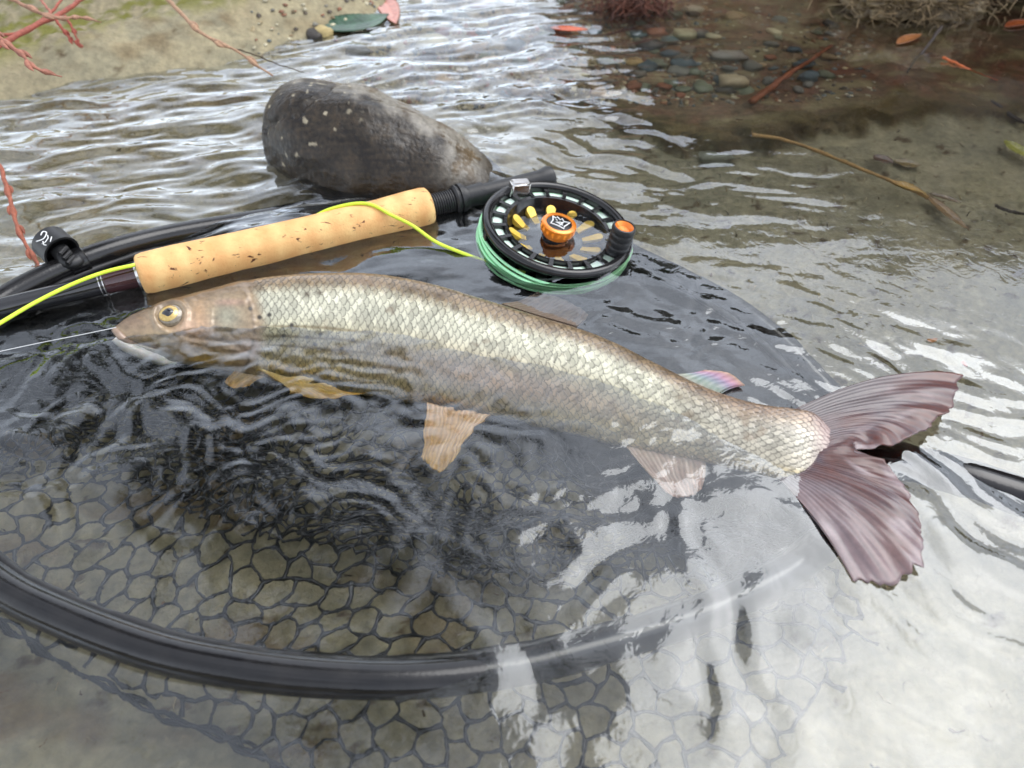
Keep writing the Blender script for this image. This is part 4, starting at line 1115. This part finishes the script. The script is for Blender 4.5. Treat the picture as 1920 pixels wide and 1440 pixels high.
peb_px(1196, 66, 34, (92, 112, 112), 'rough teal grey pebble touching the terracotta pebble', seed=0)
peb_px(1256, 76, 34, (104, 122, 120), 'smooth teal grey pebble between terracotta and cream pebbles', seed=1)
peb_px(1258, 104, 36, (72, 92, 104), 'steel blue pebble on the shelf, the smaller of two', seed=2)
peb_px(1282, 120, 44, (86, 102, 108), 'oblong blue grey pebble in front of the steel blue one', seed=3, flat=0.45)
peb_px(1230, 120, 40, (118, 120, 98), 'flat olive pebble beside the oblong blue grey pebble', seed=4, flat=0.4)
peb_px(1190, 118, 34, (190, 160, 104), 'ochre pebble beside the flat olive pebble', seed=5)
peb_px(1374, 160, 56, (206, 186, 148), 'angular cream stone beside the orange brown stick', seed=6, asp=0.8, flat=0.8, sink=0.15)
peb_px(1365, 108, 66, (164, 158, 148), 'long pale grey stone just under the water above the cream stone', seed=7, asp=0.5, flat=0.4)
peb_px(1030, 122, 34, (72, 62, 52), 'dark brown pebble in the gravel next to the brown shelf', seed=8)
peb_px(1035, 72, 34, (60, 58, 56), 'small black pebble in front of the orange leaf', seed=0)
peb_px(920, 108, 40, (216, 200, 180), 'flat whitish pebble at the edge of the white water', seed=1, flat=0.4)
peb_px(1300, 20, 36, (206, 198, 170), 'small cream pebble at the back under the root tuft', seed=2)
peb_px(1348, 275, 66, (120, 122, 106), 'smooth olive stone sunk in silt in front of the ledge', seed=3, asp=0.7, flat=0.45)
groups = {'grey': 'small grey pebble in the gravel of the riffle', 'blue grey': 'small bluish grey pebble in the gravel of the riffle', 'tan': 'small tan pebble in the gravel of the riffle',
          'rust': 'small rust brown pebble in the gravel of the riffle', 'dark': 'small dark pebble in the gravel of the riffle', 'green grey': 'small greenish grey pebble in the gravel of the riffle', 'cream': 'small off white pebble in the gravel of the riffle'}
def in_zone(px, py):
    return True
cnt = 0; tries = 0; placed = []
while cnt < 170 and tries < 4000:
    tries += 1
    px = random.uniform(560, 1560); py = random.uniform(-20, 170)
    dens = 1.0 if 700 < px < 1320 else 0.45
    if py > 0.10 * (px - 560) + 60 and px < 1000: dens *= 0.3
    if random.random() > dens or (py < 70 and px < 770): continue
    p = P(px, py, -0.015); r_ = random.choice([.0045, .0055, .0065, .0080, .0100])
    if any((p.x - q[0]) ** 2 + (p.y - q[1]) ** 2 < (0.75 * (r_ + q[2])) ** 2 for q in placed): continue
    placed.append((p.x, p.y, r_))
    colr = random.choices(list(PCOL), [5, 3, 1, 3, 2, 2, 4])[0]
    o = pebble(p.x, p.y, r_, r_ * random.uniform(0.6, 0.95), r_ * random.uniform(0.4, 0.7), random.uniform(0, 6.28), colr, random.uniform(0.15, 0.35), groups[colr], colr + ' pebbles in the riffle', tilt=random.uniform(-.25, .25))
    cnt += 1
# fine gravel between them: nobody could count it
def gravel():
    V = []; Q = []; Cc = []; n = 0
    base = np.array([(1, 0, 0), (0, 1, 0), (-1, 0, 0), (0, -1, 0), (0, 0, 1), (.6, .6, .5), (-.6, .6, .5), (-.6, -.6, .5), (.6, -.6, .5)], float)
    F0 = [(0, 5, 8, 8), (1, 6, 5, 5), (2, 7, 6, 6), (3, 8, 7, 7), (5, 6, 4, 4), (6, 7, 4, 4), (7, 8, 4, 4), (8, 5, 4, 4), (0, 1, 5, 5), (1, 2, 6, 6), (2, 3, 7, 7), (3, 0, 8, 8)]
    F3 = np.array([f[:3] for f in F0])
    rg = np.random.default_rng(5)
    N_ = 5200
    px = rg.uniform(480, 1640, N_); py = rg.uniform(-40, 185, N_)
    pts = np.array([tuple(P(a, b, -0.014)) for a, b in zip(px, py)])
    ok = rg.random(N_) < np.where((px > 680) & (px < 1350), 1.0, 0.35)
    pts = pts[ok]; zb = bed_height(pts[:, 0], pts[:, 1])
    pal = np.array([srgb(*c) for c in [(120, 116, 104), (96, 106, 106), (168, 150, 112), (140, 92, 62), (78, 66, 52), (190, 180, 150), (118, 100, 70)]])
    for i in range(len(pts)):
        r_ = rg.uniform(.0012, .0032); a = rg.uniform(0, 6.28)
        b = base * np.array([r_, r_ * rg.uniform(.6, 1), r_ * .7]) * (1 + 0.2 * rg.standard_normal((9, 1)))
        x = b[:, 0] * math.cos(a) - b[:, 1] * math.sin(a); y = b[:, 0] * math.sin(a) + b[:, 1] * math.cos(a)
        V.append(np.stack([x + pts[i, 0], y + pts[i, 1], b[:, 2] + zb[i]], 1)); Q.append(F3 + n); n += 9
        Cc.append(np.tile(pal[rg.integers(0, 7)] * rg.uniform(.7, 1.2), (9, 1)))
    o = obj('gravel', fast_mesh('gravel', np.vstack(V), np.vstack(Q), col=np.vstack(Cc)), M['stone'])
    tag(o, 'fine mixed gravel on the bottom of the riffle', 'gravel', kind='stuff')
gravel()

# ================================================================== LEAVES
def leaf(name, px_pts, width, z, c1, c2, label, curl=0.15, z2=None, cat='leaf', notch=0.0, tilt=0.0):
    """blade along a line of photo points; half width in metres"""
    A = spline(PP([(a, b, z + (0 if z2 is None else (z2 - z) * i / (len(px_pts) - 1))) for i, (a, b) in enumerate(px_pts)]), 28)
    T = np.gradient(A, axis=0); T /= np.linalg.norm(T, axis=1)[:, None]
    S_ = np.cross(T, [0, 0, 1.0]); S_ /= np.linalg.norm(S_, axis=1)[:, None]
    t = np.linspace(0, 1, 28); wv = width * np.clip(np.sin(np.pi * t ** 0.85), 0.02, 1) ** 0.8
    k = np.linspace(-1, 1, 13)
    G = A[:, None] + S_[:, None] * (wv[:, None] * k[None])[..., None]
    G[..., 2] += curl * wv[:, None] * (np.abs(k)[None] ** 1.5) + tilt * wv[:, None] * k[None]
    G[..., 2] -= 0.00025 * np.exp(-(k[None] / 0.08) ** 2)
    G[..., 2] += 0.0002 * np.sin(t[:, None] * 60 + np.abs(k)[None] * 8)
    top = G.copy(); bot = G.copy(); bot[..., 2] -= 0.0005
    V = np.vstack([top.reshape(-1, 3), bot.reshape(-1, 3)]); q = grid_quads(28, 13); off = 28 * 13
    ii = np.arange(28) * 13; jj = np.arange(13)
    st = lambda d: np.stack([d[:-1], d[1:], d[1:] + off, d[:-1] + off], 1)
    F = np.vstack([q, q[:, ::-1] + off, st(ii), st(ii + 12), st(jj), st(jj + 27 * 13)])
    cc = np.array(c1) + (np.array(c2) - np.array(c1)) * np.clip(0.5 + 0.9 * gnoise(t[:, None] * 5 + width * 1000, k[None] * 2, 7), 0, 1)[..., None]
    cc = cc * (1 + 0.25 * np.exp(-(k[None, :, None] / 0.07) ** 2))
    cc = np.clip(cc.reshape(-1, 3), 0.004, 0.9)
    o = obj(name, fast_mesh(name, V, F, col=np.vstack([cc, cc])), M['leaf'])
    return tag(o, label, cat)
leaf('leaf', [(590, 42), (640, 46), (690, 40), (728, 26)], .0125, .003, srgb(40, 78, 52), srgb(62, 104, 72), 'glossy dark green leaf afloat at the water edge', curl=0.12, tilt=-0.2)
leaf('leaf', [(716, -12), (728, 14), (742, 44)], .010, .002, srgb(206, 120, 96), srgb(224, 150, 126), 'pinkish red leaf lying next to the glossy dark green leaf', curl=0.1)
leaf('leaf', [(1032, 52), (1065, 56), (1102, 55)], .0052, .0015, srgb(206, 84, 40), srgb(224, 110, 60), 'small orange leaf floating over the gravel', curl=0.3)
leaf('leaf', [(1682, 82), (1705, 72), (1728, 64)], .0052, .0015, srgb(150, 92, 48), srgb(172, 112, 64), 'brown pointed leaf floating below the muddy root clump', curl=0.2)
leaf('leaf', [(1884, 50), (1910, 44), (1950, 40)], .0055, .0015, srgb(140, 66, 30), srgb(156, 82, 40), 'rust brown leaf afloat in the dark corner under the bank', curl=0.2)
leaf('leaf', [(1638, 290), (1656, 298), (1676, 306)], .0062, -.024, srgb(84, 58, 46), srgb(104, 74, 58), 'dark brown oval leaf sunk on the silt beside the reed stem', curl=0.1)
leaf('leaf', [(1676, 302), (1702, 306), (1728, 310)], .0056, -.030, srgb(128, 110, 72), srgb(146, 126, 86), 'olive tan sunken leaf touching the dark brown oval leaf', curl=0.1)
leaf('leaf', [(1884, 262), (1910, 280), (1945, 300)], .0060, -.020, srgb(160, 160, 60), srgb(178, 176, 84), 'yellow green leaf sunk on the silt beyond the tan reed stem', curl=0.1)
leaf('leaf_fragment', [(1737, 640), (1746, 641), (1757, 636)], .0018, -.030, srgb(200, 140, 30), srgb(210, 120, 40), 'tiny amber leaf scrap on the silt', curl=0.2)
leaf('leaf_fragment', [(1803, 674), (1809, 680), (1816, 686)], .0014, -.030, srgb(206, 84, 40), srgb(214, 96, 52), 'tiny orange red leaf scrap on the silt beyond the tail fin', curl=0.2)

# ================================================================== TWIGS AND STEMS
def twig(name, pts, r0, r1, col, label, buds=0, cat='twig', seed=0, group=None, wob=0.0006):
    n = 46
    A = spline(PP(pts), n); k = np.arange(n)
    A = A + wob * np.stack([gnoise(k * .25, k * 0. + 1, seed), gnoise(k * .25, k * 0. + 2, seed), gnoise(k * .25, k * 0. + 3, seed)], 1)
    rr = np.linspace(r0, r1, n) * (1 + 0.18 * gnoise(k * .6, k * 0. + 4, seed))
    for b in range(buds):
        c = int(n * (0.35 + 0.6 * (b + 0.5) / buds)); rr = rr + 0.6 * r0 * np.exp(-((k - c) / 1.6) ** 2)
    cc = np.array(col) * (1 + 0.25 * gnoise(k * .4, k * 0. + 5, seed))[:, None]
    m = MB(); m.tube(A, rr, 9, col=np.clip(cc, 0.004, 0.9))
    for b in range(buds):
        c = int(n * (0.3 + 0.62 * (b + 0.5) / buds)); d = A[min(c + 3, n - 1)] - A[c]; d /= np.linalg.norm(d) + 1e-9
        sd = np.cross(d, [0, 0, 1.0]); sd /= np.linalg.norm(sd) + 1e-9
        s_ = 1 if b % 2 else -1
        q = A[c] + sd * s_ * rr[c] * 0.6
        bp = np.array([q, q + d * r0 * 2.2 + sd * s_ * r0 * 0.9, q + d * r0 * 4.6 + sd * s_ * r0 * 1.0])
        m.tube(spline(bp, 7), np.array([.7, 1.0, 1.05, .9, .7, .4, .08]) * r0 * 0.9, 7, col=np.clip(np.array(col) * (1.1 if b % 2 else 0.85), 0, .9))
    return tag(m.build(name, M['twig'], color=True), label, cat, group)
red = srgb(176, 88, 66); redp = srgb(186, 116, 92); tanc = srgb(170, 142, 108)
twig('twig', [(-40, -12, .075), (20, -2, .070), (65, 20, .064), (110, 34, .058), (150, 32, .052), (190, 42, .045)], .0016, .0004, srgb(172, 128, 104), 'pinkish budded twig tip above the mossy mud', 5, seed=1)
twig('twig', [(-60, 30, .085), (0, 72, .080), (35, 98, .074), (65, 126, .068), (88, 136, .064), (116, 144, .060)], .0018, .0004, srgb(172, 112, 92), 'pinkish red budded twig hanging over the waterline', 5, seed=2)
twig('twig', [(-80, 120, .045), (0, 84, .045), (70, 46, .045), (110, 28, .045), (160, -6, .045)], .0022, .0016, srgb(166, 88, 72), 'thick red stem crossing behind the budded twigs', 0, seed=3)
twig('twig', [(-60, 64, .040), (20, 64, .042), (75, 40, .044), (112, 4, .046), (122, -20, .046)], .0013, .0009, srgb(176, 92, 74), 'slender red stem forking up from the thick red stem', 0, seed=4)
twig('twig', [(104, 36, .045), (118, 56, .040), (136, 76, .034), (154, 90, .030)], .0012, .0004, srgb(166, 78, 62), 'short red side shoot bending down towards the moss', 3, seed=5)
twig('twig', [(122, 30, .046), (134, 50, .042), (142, 68, .038), (152, 88, .034)], .0011, .0004, srgb(160, 76, 58), 'short dark red side shoot with a grey tip', 2, seed=6)
twig('twig', [(60, -20, .05), (88, 14, .05), (100, 34, .047)], .0010, .0008, srgb(186, 110, 92), 'thin red stem coming down to the thick red stem', 0, seed=7)
twig('twig', [(300, -16, .060), (335, 20, .055), (370, 56, .050), (410, 80, .045), (446, 96, .040), (480, 122, .034), (512, 142, .028)], .0017, .0006, srgb(182, 142, 112), 'long red tipped twig reaching down to the boulder', 3, seed=8)
twig('stem', [(432, 90, .042), (470, 100, .036), (520, 120, .030), (570, 136, .026)], .0006, .0003, srgb(84, 70, 52), 'thin dark stem running from the long twig over the boulder', 0, seed=9)
twig('twig', [(-20, 280, .030), (4, 322, .026), (18, 372, .020), (34, 430, .012), (56, 470, .004), (78, 504, -.004)], .0014, .0008, srgb(164, 92, 68), 'red twig dipping into the water beside the round black clip', 4, seed=10)
twig('stick', [(1408, 192, -.010), (1440, 168, -.009), (1480, 138, -.008), (1520, 112, -.010), (1560, 84, -.012)], .0034, .0016, srgb(150, 82, 48), 'orange brown stick sunk on the gravel shelf', 0, cat='stick', seed=11)
twig('stick', [(1768, 108, .002), (1800, 122, .001), (1836, 138, -.002), (1870, 150, -.010)], .0011, .0006, srgb(186, 92, 42), 'thin orange twig poking out of dark water', 0, seed=12)
twig('stick', [(1765, 50, .012), (1742, 82, .004), (1718, 110, -.004), (1700, 138, -.012)], .0016, .0007, srgb(48, 34, 24), 'dark root trailing from the muddy clump', 0, cat='root', seed=13)
twig('stem', [(1410, 252, -.006), (1470, 262, -.010), (1530, 282, -.013), (1590, 306, -.016), (1640, 326, -.020), (1700, 352, -.024), (1740, 370, -.028)], .0020, .0018, srgb(186, 148, 92), 'tan reed stem lying under water above the silt', 0, cat='reed', seed=14)
leaf('reed_leaf', [(1672, 340), (1706, 350), (1738, 364)], .0036, -.022, srgb(190, 150, 72), srgb(206, 166, 84), 'yellowish leaf sheath on the sunken reed stem', curl=0.3, cat='reed')
leaf('reed_leaf', [(1736, 362), (1770, 392), (1818, 432)], .0042, -.030, srgb(160, 126, 80), srgb(128, 98, 60), 'brown frayed blade at the end of the sunken reed', curl=0.2, cat='reed')
leaf('reed_leaf', [(1744, 362), (1780, 372), (1802, 380)], .0026, -.028, srgb(120, 92, 58), srgb(98, 76, 50), 'short dark blade beside the frayed end of the reed', curl=0.2, cat='reed')
twig('stem', [(1840, 182, -.02), (1868, 196, -.018), (1905, 222, -.02), (1950, 240, -.022)], .0026, .0020, srgb(56, 44, 36), 'dark sunken stick between dark water and pale silt', 0, cat='stick', seed=15)
twig('stem', [(1866, 386, -.03), (1896, 396, -.028), (1940, 404, -.03)], .0018, .0012, srgb(60, 52, 42), 'short dark stick sunk in the silt near the yellow green leaf', 0, cat='stick', seed=16)

# ================================================================== EARTH BANK AND ROOTS AT THE BACK RIGHT
def lump(name, c, rad, seed, amp, col1, col2, material, nu=90, nv=110, kind=None):
    th = np.linspace(0, np.pi, nu)[:, None]; ph = np.linspace(0, 2 * np.pi, nv, endpoint=False)[None, :]
    x = np.sin(th) * np.cos(ph); y = np.sin(th) * np.sin(ph); z = np.cos(th) * np.ones_like(ph)
    n = n3(x * 2, y * 2, z * 2, seed, 5); nn = n3(x * 9, y * 9, z * 9, seed + 3, 4)
    r_ = 1 + amp * n + amp * 0.35 * nn
    p = np.stack([c[0] + rad[0] * x * r_, c[1] + rad[1] * y * r_, c[2] + rad[2] * z * r_], -1)
    col = np.array(col1) + (np.array(col2) - np.array(col1)) * np.clip(0.5 + 0.9 * nn, 0, 1)[..., None]
    return obj(name, fast_mesh(name, p.reshape(-1, 3), grid_quads(nu, nv, True), col=np.clip(col.reshape(-1, 3), .004, .9)), material)
tag(lump('earth_bank', (0.66, 0.93, 0.16), (0.30, 0.20, 0.22), 501, 0.22, srgb(34, 26, 18), srgb(66, 50, 32), M['rock']), kind='structure')
clod = empty('root_clod'); tag(clod, 'muddy clod of roots hanging over the dark water', 'roots')
c0 = P(1700, 10, .010)
lump('mud', (c0.x + .01, c0.y + .012, .014), (.060, .030, .026), 511, 0.30, srgb(70, 56, 38), srgb(138, 122, 92), M['rock']).parent = clod
def roots(name, cx, cy, cz, ex, ey, ez, n, length, col, parent, seed, drop=0.6, rad=.0005):
    rg = np.random.default_rng(seed); m = MB()
    for k in range(n):
        a = np.array([cx + rg.normal() * ex, cy + rg.normal() * ey, cz + rg.normal() * ez])
        d = rg.normal(size=3); d[2] = -abs(d[2]) * drop; d[1] -= 0.5; d /= np.linalg.norm(d)
        l = length * rg.uniform(.4, 1)
        b = a + d * l * .5 + rg.normal(size=3) * l * .15; c = a + d * l + rg.normal(size=3) * l * .25
        m.tube(spline(np.array([a, b, c]), 6), np.linspace(rad, rad * .4, 6) * rg.uniform(.6, 1.3), 4, col=np.clip(np.array(col) * rg.uniform(.5, 1.5), .004, .9))
    return m.build(name, M['moss'], parent, color=True)
roots('root_hair', c0.x + .01, c0.y - .010, .016, .035, .010, .008, 320, .020, srgb(116, 100, 74), clod, 3)
c1 = P(1185, 18, .004)
tuft = roots('root_tuft', c1.x, c1.y + .01, .006, .018, .008, .004, 360, .022, srgb(84, 46, 30), None, 5, rad=.0006)
tag(tuft, 'reddish brown tuft of wet rootlets at the back of the gravel', 'roots')

# ================================================================== ADDED TREE OUT OF VIEW (darkens the sky mirrored in the water)
def added_tree():
    t = empty('added_tree'); tag(t, 'dark leafy canopy added out of view to darken the water reflections', 'added_tree')
    rg = np.random.default_rng(17)
    m = MB()
    base = np.array([-2.6, 2.8, 0.2]); top = np.array([-0.7, 1.5, 2.7])
    tr = spline(np.array([base, base + (0.15, 0, 1.0), base + (0.6, -0.2, 1.9), top]), 30)
    m.tube(tr, np.linspace(.13, .03, 30), 14)
    m.build('trunk', M['twig'], t, color=True)
    tips = []
    for k in range(26):
        a = tr[rg.integers(12, 30)]
        e = np.array([-0.58, 1.55, 2.55]) + rg.normal(size=3) * np.array([.34, .34, .2])
        b = (a + e) / 2 + rg.normal(size=3) * .12
        lm = MB(); pth = spline(np.array([a, b, e]), 16); lm.tube(pth, np.linspace(.028, .005, 16), 7); lm.build('limb', M['twig'], t, color=True)
        tips += [pth[j] for j in range(5, 16)]
    tips = np.array(tips); n = 8000
    c = tips[rg.integers(0, len(tips), n)] + rg.normal(size=(n, 3)) * np.array([.16, .13, .10])
    d = rg.normal(size=(n, 3)); d[:, 2] -= .4; d /= np.linalg.norm(d, axis=1)[:, None]
    s_ = np.cross(d, rg.normal(size=(n, 3))); s_ /= np.linalg.norm(s_, axis=1)[:, None]
    L = rg.uniform(.035, .06, n)[:, None]; W = L * .32
    nn = np.cross(d, s_)
    V = np.stack([c, c + d * L * .45 + s_ * W + nn * L * .05, c + d * L, c + d * L * .45 - s_ * W + nn * L * .05], 1)
    q = np.arange(n * 4).reshape(n, 4)
    col = np.repeat(np.array(srgb(52, 62, 34))[None] * rg.uniform(.6, 1.4, (n, 1)), 4, 0)
    obj('crown', fast_mesh('crown', V.reshape(-1, 3), q, smooth=False, col=col), M['leaf'], t)
added_tree()

# ================================================================== FINE PLANT DEBRIS ON THE SILT
def debris():
    rg = np.random.default_rng(23); m = MB(); n = 0
    cols = [srgb(92, 76, 50), srgb(60, 48, 34), srgb(150, 136, 100), srgb(176, 164, 130), srgb(110, 84, 50)]
    while n < 1500:
        x = rg.uniform(-0.42, 0.62); y = rg.uniform(0.10, 0.66)
        if rg.random() > (1.0 if x > 0.08 and y > 0.2 else 0.4): continue
        l = rg.uniform(.0015, .006); a = rg.uniform(0, 6.28); b = a + rg.normal() * .7
        p0 = np.array([x, y]); p1 = p0 + l * .5 * np.array([math.cos(a), math.sin(a)]); p2 = p1 + l * .5 * np.array([math.cos(b), math.sin(b)])
        q = np.array([p0, p1, p2]); z = bed_height(q[:, 0], q[:, 1]) + .0005
        if z.max() > -0.004: continue
        m.tube(np.column_stack([q, z]), rg.uniform(.00012, .00038), 4, col=np.array(cols[rg.integers(0, 5)]) * rg.uniform(.7, 1.2)); n += 1
    tag(m.build('debris', M['moss'], color=True), 'fine scattered plant fibres lying on the silt', 'debris', kind='stuff')
debris()
